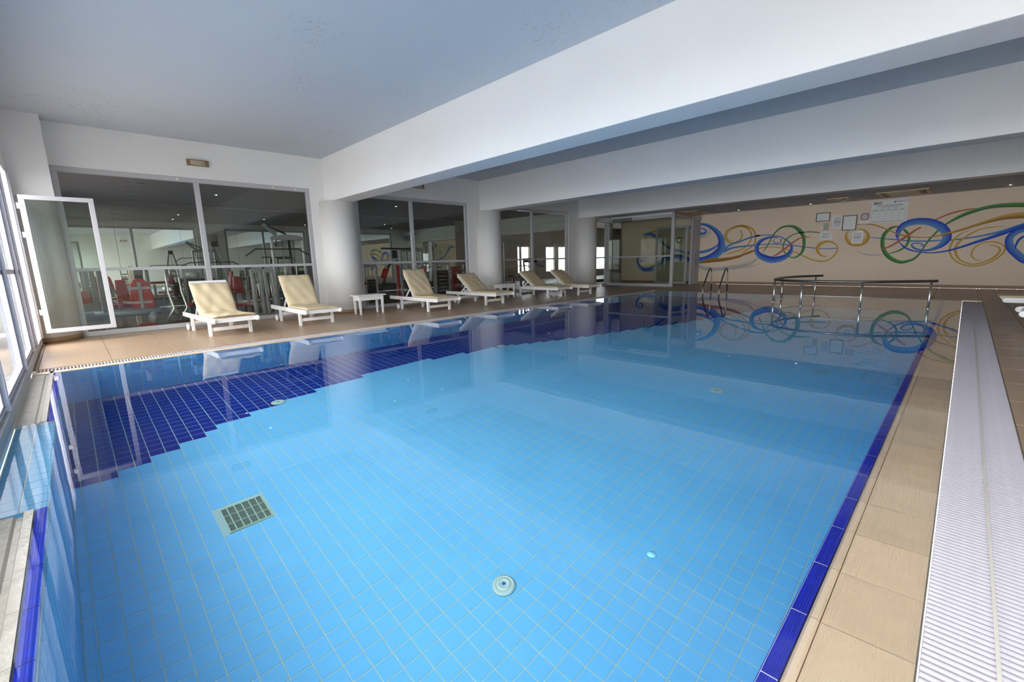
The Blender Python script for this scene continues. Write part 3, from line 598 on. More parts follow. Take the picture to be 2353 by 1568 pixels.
for c in grid_cells(PX0, PX1, PY0, PY1, TP, TP, -5.187, 0.062):
    x, y = c[0]+c[2]/2, c[1]+c[3]/2
    if DR[0] < x < DR[1] and DR[2] < y < DR[3]: continue
    ex = edge_x(y)
    ex = -5.187 + round((ex+5.187)/TP)*TP
    (dark if x < ex else light).append(c)
# the 300 that show largest stay single, whatever their colour
allc = sorted([(seen_size((c[0], c[1], PD*0.6)), k, c) for k, L in (('l', light), ('d', dark)) for c in L], reverse=True)
# the part of the floor in the frame, nearest first
one = [(k, c) for s, k, c in allc[:300]]
ones = set(c for k, c in one)
cache = {}
for k, c in one:
    kk = (k, round(c[2],3), round(c[3],3))
    if kk not in cache: cache[kk] = tile_mesh('tile', c[2], c[3], 0.0035, 0.0012, 'pool_light' if k == 'l' else 'pool_dark')[0]
    put('tile', cache[kk], pool, (c[0], c[1], PD))
for L, m_, n_ in ((light, 'pool_light', 'light_tile_field'), (dark, 'pool_dark', 'dark_tile_field')):
    b = MB()
    for c in L:
        if c in ones: continue
        x, y, sx, sy = c; z0, z1 = PD-0.0035, PD
        b.add([(x,y,z0),(x+sx,y,z0),(x+sx,y+sy,z0),(x,y+sy,z0),(x,y,z1),(x+sx,y,z1),(x+sx,y+sy,z1),(x,y+sy,z1)], [(0,1,5,4),(1,2,6,5),(2,3,7,6),(3,0,4,7),(4,5,6,7)])
    b.build(n_, m_, pool, kind='stuff', label='light blue floor tiles' if m_ == 'pool_light' else 'dark blue floor tiles in a stepped wave')
# wall tiles, standing on their short side
def wall_tiles(axis, fixed, a0, a1, z0, z1, inward):
    b = MB()
    a = a0
    while a < a1-0.02:
        c = min(a+TP, a1)
        z = z0
        while z < z1-0.02:
            d = min(z+0.2504, z1)
            t0, t1 = fixed, fixed-inward*0.006
            if axis == 'X': b.box(t0, a+G/2, z+G/2, t1, c-G/2, d-G/2)
            else: b.box(a+G/2, t0, z+G/2, c-G/2, t1, d-G/2)
            z = d
        a = c
    return b
wall_tiles('X', PX0, PY0, PY1, PD, -0.05, 1).build('wall_tile_field', 'pool_wall_tile', pool, kind='stuff')
wall_tiles('X', PX1, PY0, PY1, PD, -0.06, -1).build('wall_tile_field', 'pool_wall_tile', pool, kind='stuff')
wall_tiles('Y', PY0, PX0, PX1, PD, -0.15, 1).build('wall_tile_field', 'pool_wall_tile', pool, kind='stuff')
wall_tiles('Y', PY1, PX0, PX1, PD, -0.05, -1).build('wall_tile_field', 'pool_wall_tile', pool, kind='stuff')

# water: one flat sheet over pool, overflow beach and the recess by the windows
b = MB()
xs = [PX0, -5.17, -3.25, PX1, 0.031]
ys = [YW+0.01, PY0, PY1]
def quad(x0, y0, x1, y1): b.add([(x0,y0,ZW),(x1,y0,ZW),(x1,y1,ZW),(x0,y1,ZW)], [(0,1,2,3)])
quad(-5.17, YW+0.005, -3.25, PY0)
quad(PX0, -0.299, -5.17, PY0); quad(-3.25, -0.299, 0.0, PY0)
for i in range(4): quad(xs[i], PY0, xs[i+1], PY1)
import bmesh
me = b.mesh('pool_water', 'water')
bm = bmesh.new(); bm.from_mesh(me); bmesh.ops.remove_doubles(bm, verts=bm.verts, dist=0.0005); bm.to_mesh(me); bm.free()
struct(put('pool_water', me), 'clear still water filling the swimming pool', 'water')

# overflow edges: ridged blue nosing, bead, ribbed cream beach
def ribbed(w, l, slope0, slope1, n):
    """ribbed tile: w along X from 0, l along Y; z slope0 at x=0 to slope1 at x=w; n ribs running along Y"""
    prof = []
    for i in range(n*4+1):
        x = w*i/(n*4); ph = i % 4
        h = (0.0, 0.0014, 0.0014, 0.0)[ph] if i < n*4 else 0
        prof.append((x, slope0+(slope1-slope0)*x/w + h))
    b = MB(); vs = []; 
    for x, z in prof: vs += [(x, 0, z), (x, l, z)]
    fs = [(2*i, 2*i+2, 2*i+3, 2*i+1) for i in range(len(prof)-1)]
    n0 = len(vs); vs += [(0,0,slope0-0.02),(w,0,slope0-0.02),(w,l,slope0-0.02),(0,l,slope0-0.02)]
    L = len(prof)-1
    fs += [(n0, n0+1, 2*L, 0), (n0+3, 1, 2*L+1, n0+2), (n0, 0, 1, n0+3), (n0+1, n0+2, 2*L+1, 2*L)]
    b.add(vs, fs)
    return b
JP = 0.331
right_edge = struct(MB().box(PX1+0.005, PY0-0.2, -0.12, 0.03, PY1+0.2, -0.052).build('trim_2', 'grout_white'), 'overflow edge along the right side of the pool', 'pool edge')
nose = MB()
pr = [(0.0, -0.06), (0.0, -0.020), (0.006, -0.013)]
for i in range(5): x = 0.010+i*0.0075; pr += [(x, -0.0125), (x+0.0025, -0.0105), (x+0.005, -0.0125)]
pr += [(0.050, -0.014), (0.052, -0.06)]
nose.prism([(x, z) for x, z in pr][::-1], 0.003, JP-0.003, 'XZ')
nose_me = nose.mesh('nosing_tile', 'nosing_blue')
beadm = MB().prism([(0.054, -0.06), (0.054, -0.018), (0.062, -0.011), (0.078, -0.011), (0.086, -0.018), (0.088, -0.034), (0.088, -0.06)][::-1], 0.0015, JP-0.0015, 'XZ').mesh('bead_tile', 'cream_tile')
ribm = ribbed(0.235, JP-0.003, -0.020, -0.0065, 36).mesh('ribbed_tile', 'cream_tile')
y = 1.945 - 7*JP
while y < PY1-0.1:
    if y > PY0-0.1:
        put('nosing_tile', nose_me, right_edge, (PX1, y, 0)); put('bead_tile', beadm, right_edge, (PX1, y, 0)); put('ribbed_tile', ribm, right_edge, (PX1+0.089, y+0.0015, 0))
    y += JP

MB().box(PX1+0.003, PY0-0.1, -0.05, PX1+0.049, PY1, -0.0150).build('joint_grout', 'grout_white', right_edge)
# far edge and the glass-side edge: narrow cream coping with nosing below it
far = struct(MB().box(PX0-0.13, PY1, -0.1, 0.03, PY1+0.15, -0.008).build('trim_3', 'deck_tile'), 'tan tiled coping along the far side of the pool', 'pool edge')
lef = struct(MB().box(PX0-0.13, PY0-0.2, -0.10, PX0-0.001, PY1, -0.008).build('trim_4', 'grout_white'), 'cream coping along the gym side of the pool', 'pool edge')
cm = MB().box(0, 0.0015, -0.02, 0.126, JP*2-0.0015, 0.0).mesh('coping_tile', 'cream_tile')
y = PY0-0.2
while y < PY1-0.3:
    put('coping_tile', cm, lef, (PX0-0.127, y, 0)); y += JP*2
cm2 = MB().box(0.0015, 0, -0.02, JP*2-0.0015, 0.146, 0.0).mesh('coping_tile', 'deck_tile')
x = PX0-0.12
while x < -0.6:
    put('coping_tile', cm2, far, (x, PY1+0.002, 0)); x += JP*2

# window-side edge with its stone channel and the flooded tiled recess
ne = struct(MB().box(PX0-0.13, YW, -0.14, -5.17, PY0-0.006, -0.03).box(-3.25, YW, -0.14, 0.4, PY0-0.006, -0.03).box(-5.17, YW, -0.14, -3.25, PY0-0.006, -0.105).build('trim_5', 'grout_white'), 'stained overflow channel under the windows', 'pool edge')
def chan(x0, x1):
    n = max(1, round((x1-x0)/JP)); w = (x1-x0)/n
    prof = [(YW+0.002, -0.03), (YW+0.002, 0.0), (YW+0.02, -0.004), (-0.375, -0.012), (-0.365, -0.024), (-0.345, -0.024), (-0.335, 0.0), (-0.301, 0.0), (-0.300, -0.03)]
    stone = MB().prism(prof, 0.001, w-0.001, 'YZ').mesh('channel_stone', 'cream_stone')
    pr2 = [(y_-0, z_) for y_, z_ in [(-0.296, -0.06), (-0.296, -0.016)]]
    for i in range(4): yy = -0.292+i*0.009; pr2 += [(yy, -0.0125), (yy+0.003, -0.0105), (yy+0.006, -0.0125)]
    pr2 += [(-0.252, -0.016), (-0.250, -0.024), (-0.250, -0.06)]
    nb = MB().prism(pr2, 0.002, w-0.002, 'YZ').mesh('nosing_tile', 'nosing_blue')
    for i in range(n):
        put('channel_stone', stone, ne, (x0+i*w, 0, 0)); put('nosing_tile', nb, ne, (x0+i*w, 0, 0))
chan(PX0-0.12, -5.17); chan(-3.25, 0.02)
rt = MB().box(0.003, 0, -0.012, TP-0.003, 0.104, 0).mesh('recess_tile', 'recess_blue')
x = -5.17
while x < -3.25-0.05:
    w = min(TP, -3.25-x)
    for y0 in (YW+0.008, YW+0.12):
        put('recess_tile', rt, ne, (x, y0, -0.094))
    x += TP

# curved entry platform in the far right corner, just under the water
RAIL = [(-2.9,14.75), (-3.25,14.2), (-3.42,13.4), (-3.34,12.6), (-3.02,12.15), (-2.55,11.92), (-2.0,11.84), (-1.5,11.90), (-1.0,12.16), (-0.46,12.55)]
pf = [(-3.05, PY1)] + [(x-0.06, y-0.06) for x, y in RAIL[1:]] + [(PX1-0.001, 12.45), (PX1-0.001, PY1)]
b = MB(); b.prism(pf, PD, -0.10)
ps = b.build('step_platform', 'cream_tile', pool, label='cream submerged entry platform')

# slatted gutter gratings: real bars over a dark gutter
def grating(name, label, x0, x1, y0, y1, pitch, bw, seams, group=None):
    g = thing(name, label, 'grating', (0, 0, 0))
    b = MB(); b.box(x0, y0, -0.055, x1, y1, -0.052); b.build('gutter_bed', 'gutter_dark', g)
    b = MB()
    b.box(x0+0.004, y0, -0.05, x0+0.012, y1, -0.027); b.box(x1-0.012, y0, -0.05, x1-0.004, y1, -0.027)
    b.build('carrier_rail', 'grate_white', g)
    for sx in seams: MB().box(sx-0.005, y0, -0.035, sx+0.005, y1, 0.0004).build('centre_strip', 'grate_seam', g)
    w = x1-x0
    bar = MB().prism([(0, -0.026), (bw, -0.026), (bw, -0.009), (bw*0.86, -0.0035), (bw*0.68, -0.0008), (bw*0.5, 0), (bw*0.32, -0.0008), (bw*0.14, -0.0035), (0, -0.009)], x0, x1, 'YZ')
    me = bar.mesh('bar', 'grate_white')
    ys = []
    y = y0
    while y < y1-bw: ys.append(y); y += pitch
    sc = sorted(ys, key=lambda q: -seen_size(((x0+x1)/2, q, 0)))
    one = [q for q in sc[:300] if seen_size(((x0+x1)/2, q, 0)) > 0]; so = set(one)
    for q in one: put('bar', me, g, (0, q, 0))
    b = MB()
    vs = [tuple(v.co) for v in me.vertices]; fs = [tuple(p.vertices) for p in me.polygons]
    for q in ys:
        if q not in so: b.add([(v[0], v[1]+q, v[2]) for v in vs], fs)
    if b.v: b.build('bar_field', 'grate_white', g, kind='stuff')
    return g
grating('gutter_grating', 'wide white slatted gutter grating beside the ribbed cream pool edge', 0.034, 0.355, -0.46, 14.85, 0.0275, 0.0235, (0.195,))
grating('gutter_grating', 'narrow white slatted gutter grating between loungers and pool', -8.02, -7.80, -0.46, PY1, 0.033, 0.019, ())

# ---------------------------------------------------------------- gym shell behind the glass
GX = -18.3; GC = 3.25; GY = 32.0
b = MB(); b.box(GX-0.2, YW-0.2, -0.12, XB, GY, -0.01); b.box(XB, 17.45, -0.12, -8.2, GY, -0.01) 
struct(b.build('floor_gym', 'gym_floor'), 'dark rubber floor of the gym behind the glass', 'floor')
b = MB(); b.box(GX-0.2, YW-0.2, GC, XB, GY, GC+0.15)
gceil = struct(b.build('ceiling_gym', 'gym_ceiling'), 'grey gym ceiling with round downlights', 'ceiling')
b = MB(); b.box(GX-0.2, YW-0.2, 2.84, XB, YW, GC); b.box(GX-0.2, YW-0.2, 0, -16.5, YW, 2.84); b.box(-11.9, YW-0.2, 0, XB, YW, 2.84); b.box(-16.5, YW-0.2, 0, -11.9, YW, 0.12)
b.box(GX-0.2, GY, 0, XB+0.1, GY+0.2, GC)
b.box(-12.3, YM+0.2, 0, -12.1, GY, GC)
struct(b.build('wall_gym_side', 'gym_wall'), 'end walls of the gym', 'wall')
WG = ((18.6, 19.6), (21.1, 21.9), (22.3, 23.4), (25.4, 27.6))
b = MB(); b.box(GX-0.12, YW, 0, GX, 18.6, GC); b.box(GX-0.12, 18.6, 0, GX, GY, 0.45); b.box(GX-0.12, 18.6, 2.0, GX, GY, GC)
for a, c in ((19.6, 21.1), (21.9, 22.3), (23.4, 25.4), (27.6, GY)): b.box(GX-0.12, a, 0.45, GX, c, 2.0)
struct(b.build('wall_gym_back', 'gym_wall'), 'gym back wall that carries the mirrors', 'wall')
for i, (a, c) in enumerate(WG):
    w = struct(empty('window_%d' % (5+i)), ('first', 'second', 'third', 'fourth')[i] + ' bright window of the gym beyond its mirrors', 'window')
    b = MB(); rect_frame(b, a, c, 0.45, 2.0, 0.04, GX-0.10, GX-0.06, 'Y'); b.box(GX-0.10, a, 1.22, GX-0.06, c, 1.28); b.build('frame', 'frame_alu', w)
    MB().box(GX-0.085, a+0.04, 0.49, GX-0.08, c-0.04, 1.96).build('pane', 'glass_clear', w)
w = struct(empty('window_9'), 'unseen gym window facing the terrace, added to light the gym, beside the corner column', 'window')  # out of view, added so daylight reaches the gym
b = MB(); rect_frame(b, -16.5, -11.9, 0.12, 2.84, 0.06, YW-0.12, YW-0.05, 'X'); b.box(-14.23, YW-0.12, 0.18, -14.17, YW-0.05, 2.78); b.build('frame', 'frame_white', w)
MB().box(-16.44, YW-0.09, 0.18, -11.96, YW-0.085, 2.78).build('pane', 'glass_tinted', w)  # pane darkened to cut the light this added window lets in
b = MB(); b.box(GX, 15.9, 2.5, XB, 16.4, GC)
struct(b.build('beam_gym', 'wall_white'), 'white beam across the gym ceiling', 'beam')
# mirrors
y = YW+0.03; k = 0
ORD = ['first', 'second', 'third', 'fourth', 'fifth', 'sixth', 'seventh', 'eighth', 'ninth', 'tenth']
mm = MB().box(0, 0.004, 0.02, 0.006, 1.62-0.004, GC-0.03).mesh('mirror', 'mirror_glass')
while y < 15.2-1.62:
    o = put('mirror', mm, None, (GX+0.001, y, 0), label=ORD[k]+' mirror panel from the terrace end of the gym back wall', category='mirror', group='mirror panels on the gym back wall')
    y += 1.62; k += 1

# ================================================================ things
# ---------------------------------------------------------------- mural
COLS_ = {'deep_blue': (0.0, 0.025, 0.52), 'mid_blue': (0.035, 0.16, 0.52), 'sky_blue': (0.13, 0.31, 0.60), 'dark_green': (0.015, 0.11, 0.02), 'mid_green': (0.13, 0.34, 0.10),
         'ochre': (0.48, 0.24, 0.03), 'yellow': (0.70, 0.46, 0.10), 'brown': (0.26, 0.08, 0.015), 'brick': (0.50, 0.15, 0.07), 'grey': (0.46, 0.42, 0.38), 'grey2': (0.55, 0.49, 0.43)}
mural = thing('mural', 'wall painting of intertwined blue, green and yellow swirls on the cream end wall', 'mural', (0, YM, 0))
def ribbon(name, c1, c2, order, pts):
    P = [Vector(p) for p in pts]; dense = []
    for i in range(len(P)-1):
        p0, p1, p2, p3 = P[max(i-1,0)], P[i], P[i+1], P[min(i+2,len(P)-1)]
        for t in [k/6 for k in range(6)]:
            dense.append(0.5*((2*p1)+(-p0+p2)*t+(2*p0-5*p1+4*p2-p3)*t*t+(-p0+3*p1-3*p2+p3)*t*t*t))
    dense.append(P[-1])
    vs, fs, cs = [], [], []
    yy = -0.0015 - 0.0007*order
    for i, p in enumerate(dense):
        a = dense[max(i-1,0)]; c = dense[min(i+1,len(dense)-1)]
        d = Vector((c.x-a.x, c.y-a.y)); d = d.normalized() if d.length > 1e-6 else Vector((1,0))
        nx, nz = -d.y, d.x; w = max(p.z, 0.006)/2
        for k in range(5):
            s = -1 + k/2
            vs.append((p.x+nx*w*s, yy, p.y+nz*w*s))
            t = k/4
            cs.append(tuple(COLS_[c1][j]*(1-t)**1.2 + COLS_[c2][j]*(1-(1-t)**1.2) for j in range(3)))
    n = len(dense)
    for i in range(n-1):
        for k in range(4): fs.append((i*5+k, i*5+k+1, (i+1)*5+k+1, (i+1)*5+k))
    me = bpy.data.meshes.new(name); me.from_pydata(vs, [], fs); me.materials.append(M['mural_paint'])
    at = me.color_attributes.new('Col', 'FLOAT_COLOR', 'POINT')
    at.data.foreach_set('color', [v for c in cs for v in (*c, 1)])
    return put(name, me, mural)
for n_, a_, b_, o_, p_ in MURAL: ribbon(n_, a_, b_, o_, p_)

# ---------------------------------------------------------------- notices on the mural wall
YN = YM-0.009
def text_obj(s, name, material, parent, x, z, size, y, bold=0.0, sx=1.0, align='LEFT'):
    cu = bpy.data.curves.new(name, 'FONT'); cu.body = s; cu.size = size; cu.align_x = align; cu.align_y = 'BOTTOM_BASELINE'
    cu.extrude = 0.0006; cu.offset = bold; cu.resolution_u = 3
    tmp = bpy.data.objects.new('tmp', cu); COL.objects.link(tmp)
    me = bpy.data.meshes.new_from_object(tmp)
    bpy.data.objects.remove(tmp); bpy.data.curves.remove(cu)
    me.name = name; me.materials.clear(); me.materials.append(M[material])
    o = put(name, me, parent, (x, y, z), (math.radians(90), 0, 0)); o.scale = (sx, 1, 1)
    return o
def sheet(name, label, x0, x1, z0, z1, material, th=0.006, cat='notice', group=None):
    t = thing(name, label, cat, (x0, YM-0.007, z0), group=group)
    MB().box(0, -th, 0, x1-x0, 0, z1-z0).build('sheet', material, t)
    return t
def framed(x0, x1, z0, z1, label):
    t = thing('framed_certificate', label, 'frame', (x0, YM-0.007, z0))
    w, h = x1-x0, z1-z0
    b = MB(); rect_frame(b, 0, w, 0, h, 0.025, -0.02, 0, 'X'); b.build('frame', 'black_frame', t)
    MB().box(0.02, -0.012, 0.02, w-0.02, -0.008, h-0.02).build('paper', 'paper', t)
    b = MB()
    k = 0; z = h-0.07
    while z > 0.06:
        b.box(w*0.16, -0.0128, z, w*(0.84 if k % 3 else 0.62), -0.0124, z+0.006); z -= 0.030; k += 1
    b.build('print', 'plate_grey', t)
framed(-4.04, -3.62, 2.31, 2.62, 'small landscape paper in a thin black frame, left of the tall one')
framed(-3.24, -2.83, 1.95, 2.46, 'tall paper in a thin black frame beside the no-smoking sign')
def plate(x0, x1, z0, z1, label):
    t = sheet('wall_plate', label, x0, x1, z0, z1, 'plastic_white', cat='sign')
    w, h = x1-x0, z1-z0
    MB().box(0.025, -0.0075, 0.03, w-0.025, -0.006, h-0.03).build('print_panel', 'plate_grey', t)
    b = MB()
    for i in range(5): b.box(0.06+i*(w-0.12)/5, -0.009, h*0.44, 0.06+(i+0.7)*(w-0.12)/5, -0.0075, h*0.56)
    b.build('lettering', 'card_print', t)
plate(-3.54, -3.26, 2.05, 2.48, 'grey plate between the two black framed papers')
plate(-2.92, -2.62, 1.49, 1.90, 'grey plate in front of a painted yellow ring')
t = sheet('small_notice', 'small greenish notice above the white printed card', -3.79, -3.63, 1.99, 2.24, 'note_green')
MB().box(0.03, -0.0075, 0.12, 0.13, -0.006, 0.14).build('print', 'card_print', t)
t = sheet('small_notice', 'small cream label directly above the white printed card', -3.78, -3.63, 1.935, 1.982, 'paper_cream')
t = sheet('small_notice', 'tiny pale sticker left of the greenish notice', -3.875, -3.80, 2.0, 2.14, 'paper')
t = sheet('printed_card', 'white printed card below the greenish notice', -3.87, -3.49, 1.66, 1.92, 'paper')
b = MB()
for i in range(2): b.box(0.07, -0.0075, 0.20-i*0.03, 0.31-i*0.09, -0.006, 0.215-i*0.03)
for i in range(3): b.box(0.05, -0.0075, 0.12-i*0.025, 0.27, -0.006, 0.13-i*0.025)
b.build('print', 'card_print', t)
# no smoking
t = thing('no_smoking_sign', 'no-smoking sign with red ring over a cream strip', 'sign', (-2.76, YM-0.007, 2.14))
MB().box(0, -0.006, 0, 0.27, 0, 0.11).build('cream_strip', 'paper_cream', t)
MB().box(0, -0.006, 0.11, 0.27, 0, 0.37).build('panel', 'plate_grey', t)
b = MB(); seg = 32; vs = []; fs = []
for k in range(seg):
    a = 2*math.pi*k/seg
    for r in (0.090, 0.112): vs.append((0.135+r*math.cos(a), -0.009, 0.24+r*math.sin(a)))
fs = [(2*k, 2*((k+1)%seg), 2*((k+1)%seg)+1, 2*k+1) for k in range(seg)]
b.add(vs, fs); b.bar((0.135-0.07, -0.0085, 0.24+0.07), (0.135+0.07, -0.0085, 0.24-0.07), 0.018, 0.001)
b.build('red_ring', 'ink_red', t)
b = MB(); b.bar((0.065, -0.0075, 0.20), (0.185, -0.0075, 0.275), 0.02, 0.001); b.tube([(0.185, -0.0075, 0.275), (0.205, -0.0075, 0.30), (0.19, -0.0075, 0.315)], 0.004, 5)
b.build('cigarette', 'ink_black', t)
# pool water table
bx0, bx1, bz0, bz1 = -2.48, -1.53, 2.14, 2.87
t = thing('water_analysis_board', 'large white pool water analysis table on the mural wall', 'sign', (bx0, YM-0.007, bz0))
w, h = bx1-bx0, bz1-bz0
MB().box(0, -0.006, 0, w, 0, h).build('board', 'paper', t)
text_obj('SEKO', 'lettering', 'ink_black', t, 0.05, h-0.125, 0.115, -0.0065, 0.003, 0.80)
text_obj('NALCO', 'blue_lettering', 'ink_blue', t, w-0.30, h-0.095, 0.082, -0.0065, 0.0, 1.0)
b = MB(); b.add([(w-0.375,-0.007,h-0.10),(w-0.355,-0.007,h-0.10),(w-0.34,-0.007,h-0.05),(w-0.36,-0.007,h-0.05)], [(0,1,2,3)])
b.add([(w-0.345,-0.007,h-0.10),(w-0.325,-0.007,h-0.10),(w-0.31,-0.007,h-0.05),(w-0.33,-0.007,h-0.05)], [(0,1,2,3)])
b.add([(w-0.362,-0.007,h-0.05),(w-0.347,-0.007,h-0.05),(w-0.325,-0.007,h-0.10),(w-0.34,-0.007,h-0.10)], [(0,1,2,3)]); b.build('emblem', 'ink_blue', t)
text_obj('POOL WATER ANALYSIS TABLE', 'lettering', 'ink_black', t, w/2+0.01, h-0.20, 0.058, -0.0065, 0.001, 0.80, 'CENTER')
text_obj('(POOL WATER SAMPLE TABLE)', 'lettering', 'ink_black', t, w/2+0.01, h-0.245, 0.036, -0.0065, 0.0, 0.9, 'CENTER')
b = MB()
zt, zb = h-0.27, 0.07
for i in range(6): x = 0.035+i*(w-0.08)/5; b.box(x-0.0025, -0.0075, zb, x+0.0025, -0.006, zt)
for z in (zt, zt-0.085, zt-0.17, zt-0.25, zt-0.32, zb): b.box(0.035, -0.0075, z-0.0025, w-0.045, -0.006, z+0.0025)
b.build('table_grid', 'card_print', t)
b = MB()
for i in range(5):
    x = 0.06+i*(w-0.08)/5
    b.box(x, -0.0075, zt-0.045, x+0.12, -0.006, zt-0.032); b.box(x+0.01, -0.0075, zt-0.068, x+0.10, -0.006, zt-0.056)
b.box(0.05, -0.0075, 0.03, w-0.1, -0.006, 0.042); b.build('small_print', 'card_print', t)

# ---------------------------------------------------------------- ceiling vents and lights
def cassette(x0, x1, y0, y1, label, slots):
    t = thing('ceiling_vent', label, 'vent', ((x0+x1)/2, (y0+y1)/2, ZL))
    w, d = (x1-x0)/2, (y1-y0)/2
    b = MB(); 
    for (a, c, e, f) in ((-w, w, -d, -d+0.09), (-w, w, d-0.09, d), (-w, -w+0.09, -d+0.09, d-0.09), (w-0.09, w, -d+0.09, d-0.09)): b.box(a, c*0+e, -0.03, c, f, 0)
    b.build('frame', 'vent_cream', t)
    MB().box(-w+0.1, -d+0.1, -0.008, w-0.1, d-0.1, -0.002).build('throat', 'vent_dark', t)
    MB().box(-w+0.22, -d+0.2, -0.035, w-0.22, d-0.2, -0.012).build('cover', 'vent_cream', t, bevel=0.01)
    for s in (-1, 1):
        for k in range(slots):
            x = s*(w-0.17)+ (k-1)*0.035
            MB().box(x-0.006, -d+0.14, -0.03, x+0.006, d-0.14, -0.008).build('louver', 'vent_cream', t)
cassette(-2.15, -0.97, 17.6, 19.2, 'large cream air cassette above the water analysis board', 3)
cassette(-3.45, -2.88, 18.0, 18.7, 'small cream vent in the lowered ceiling beside the smoke detector', 2)
cassette(-8.4, -7.45, 17.45, 19.3, 'cream air cassette above the vestibule door', 3)
def downlight(x, y, z, label, group=None):
    t = thing('downlight', label, 'ceiling light', (x, y, z), group=group)
    MB().lathe([(0.075, 0), (0.075, -0.008), (0.055, -0.012), (0.055, -0.004)], (0,0,0), seg=20).build('trim_ring', 'steel', t)
    MB().lathe([(0.0, -0.014), (0.018, -0.012), (0.02, -0.006), (0.0, -0.005)], (0,0,0), seg=12).build('bulb', 'dlight', t)
    return t
downlight(-4.15, 19.2, ZL, 'downlight above the left black frame on the mural wall')
downlight(-6.5, 19.0, ZL, 'downlight between vestibule and mural frames')
downlight(0.62, 18.9, ZL, 'downlight above the green painted arc')
t = thing('smoke_detector', 'white domed smoke detector on the lowered ceiling', 'smoke detector', (-3.2, 19.3, ZL))
MB().lathe([(0.07, 0), (0.07, -0.025), (0.045, -0.05), (0.0, -0.055)], seg=20).build('dome', 'plastic_white', t)
t = thing('ceiling_disc', 'flat dull disc on the lowered ceiling left of the large cassette', 'ceiling cover', (-2.69, 19.1, ZL))
MB().lathe([(0.10, 0), (0.10, -0.012), (0.09, -0.015)], seg=20).build('disc', 'vent_cream', t)
gl = [(-12.6, 1.6), (-14.2, 1.5), (-15.9, 1.5), (-13.2, 3.4), (-15.2, 3.3), (-12.7, 7.0), (-12.7, 8.9), (-14.8, 6.4), (-14.8, 8.8), (-12.7, 11.6), (-14.8, 12.2), (-12.7, 13.8)]
VL = ['nearest', 'middle', 'farthest']; GLL = ['above the tall cable machine', 'between the tall cable machine and the mirrors', 'nearest the glass of the second bay, before its mullion', 'nearest the glass of the second bay, past its mullion', 'near the mirrors behind the side table bay', 'near the mirrors at the end of the second bay', 'nearest the glass of the third bay, before its mullion', 'near the mirrors behind the third bay', 'nearest the glass of the third bay, past its mullion']
for gi, (x, y) in enumerate(gl):
    if y < 3:
        t = thing('gym_vent', VL[gi]+' of the three round gym ceiling vents counted from the glass', 'vent', (x, y, GC), group='round gym ceiling vents')
        MB().lathe([(0.13, 0), (0.13, -0.01), (0.10, -0.025), (0.04, -0.02)], seg=24).build('ring', 'machine_grey', t)
    else: downlight(x, y, GC, 'gym downlight '+GLL[gi-3], 'gym downlights')
# wall lamps with brass louvres
def wall_lamp(x, y, z, face, label):
    t = thing('wall_lamp', label, 'wall light', (x, y, z), 0 if face > 0 else math.pi)
    arc = [(0.02+0.055*math.cos(a), 0.19*math.sin(a)/math.sin(1.1)) for a in [(-1.1+2.2*k/10) for k in range(11)]]
    base = MB()
    prof = [(0.0, -0.19)] + [(px-0.02, py) for px, py in arc] + [(0.0, 0.19)]
    base.prism(prof, -0.058, -0.04); base.prism(prof, 0.04, 0.058)
    base.box(0, -0.19, -0.058, 0.035, -0.145, 0.058); base.box(0, 0.145, -0.058, 0.035, 0.19, 0.058)
    base.build('housing', 'brass', t)
    MB().prism([(0.0, -0.145)]+[(px-0.032, py*0.76) for px, py in arc]+[(0.0, 0.145)], -0.04, 0.04).build('diffuser', 'lamp_glass', t)
    for k in (-1, 0, 1):
        MB().prism([(0.0, -0.145)]+[(px-0.018, py*0.76) for px, py in arc]+[(0.0, 0.145)], k*0.02-0.003, k*0.02+0.003).build('louver', 'brass', t)
wall_lamp(XG, 2.21, 3.33, 1, 'brass louvred wall lamp above the gym bay nearest the casement')
wall_lamp(XG, 7.50, 3.37, 1, 'brass louvred wall lamp half hidden behind the nearest beam')
wall_lamp(XR-0.05, 3.2, 3.33, -1, 'brass louvred wall lamp on the side wall opposite the gym')

# ---------------------------------------------------------------- pool fittings
t = thing('floor_drain', 'square green-grey grating set in the pool floor', 'drain', (DR[0], DR[2], PD))
w, h = DR[1]-DR[0], DR[3]-DR[2]
MB().box(0.0, 0.0, -0.006, w, h, -0.002).build('pit', 'drain_pit', t)
b = MB(); rect_frame(b, 0, w, 0, h, 0.012, 0, 0.01, 'X')
b = MB(); b.box(0,0,-0.004,w,0.012,0.012); b.box(0,h-0.012,-0.004,w,h,0.012); b.box(0,0.012,-0.004,0.012,h-0.012,0.012); b.box(w-0.012,0.012,-0.004,w,h-0.012,0.012)
b.build('frame', 'drain_bar', t)
for i in range(1, 6): MB().box(0.012, i*h/6-0.004, 0.0, w-0.012, i*h/6+0.004, 0.011).build('bar', 'drain_bar', t)
for i in range(1, 3): MB().box(i*w/3-0.003, 0.012, -0.001, i*w/3+0.003, h-0.012, 0.007).build('cross_bar', 'drain_bar', t)
il = ('pale round inlet in the pool floor near the overflow edge', 'pale round inlet on the edge of the dark tile wave, near the windows', 'pale round inlet in the pool floor farther along the overflow edge', 'pale round inlet where the dark wave ends, farther from the windows')
for (x, y), l in zip(((-2.04, 1.86), (-6.03, 1.68), (-2.10, 5.77), (-5.99, 5.59)), il):
    t = thing('pool_inlet', l, 'pool inlet', (x, y, PD), group='pool floor inlets')
    MB().lathe([(0.085, 0), (0.082, 0.012), (0.06, 0.024), (0.058, 0.020), (0.050, 0.020), (0.048, 0.027), (0.034, 0.029), (0.032, 0.025), (0.016, 0.027)], seg=36).build('cover', 'inlet_plastic', t)
    MB().lathe([(0.0155, 0.026), (0.012, 0.029), (0.0, 0.029)], seg=16).build('nozzle', 'ink_blue', t)
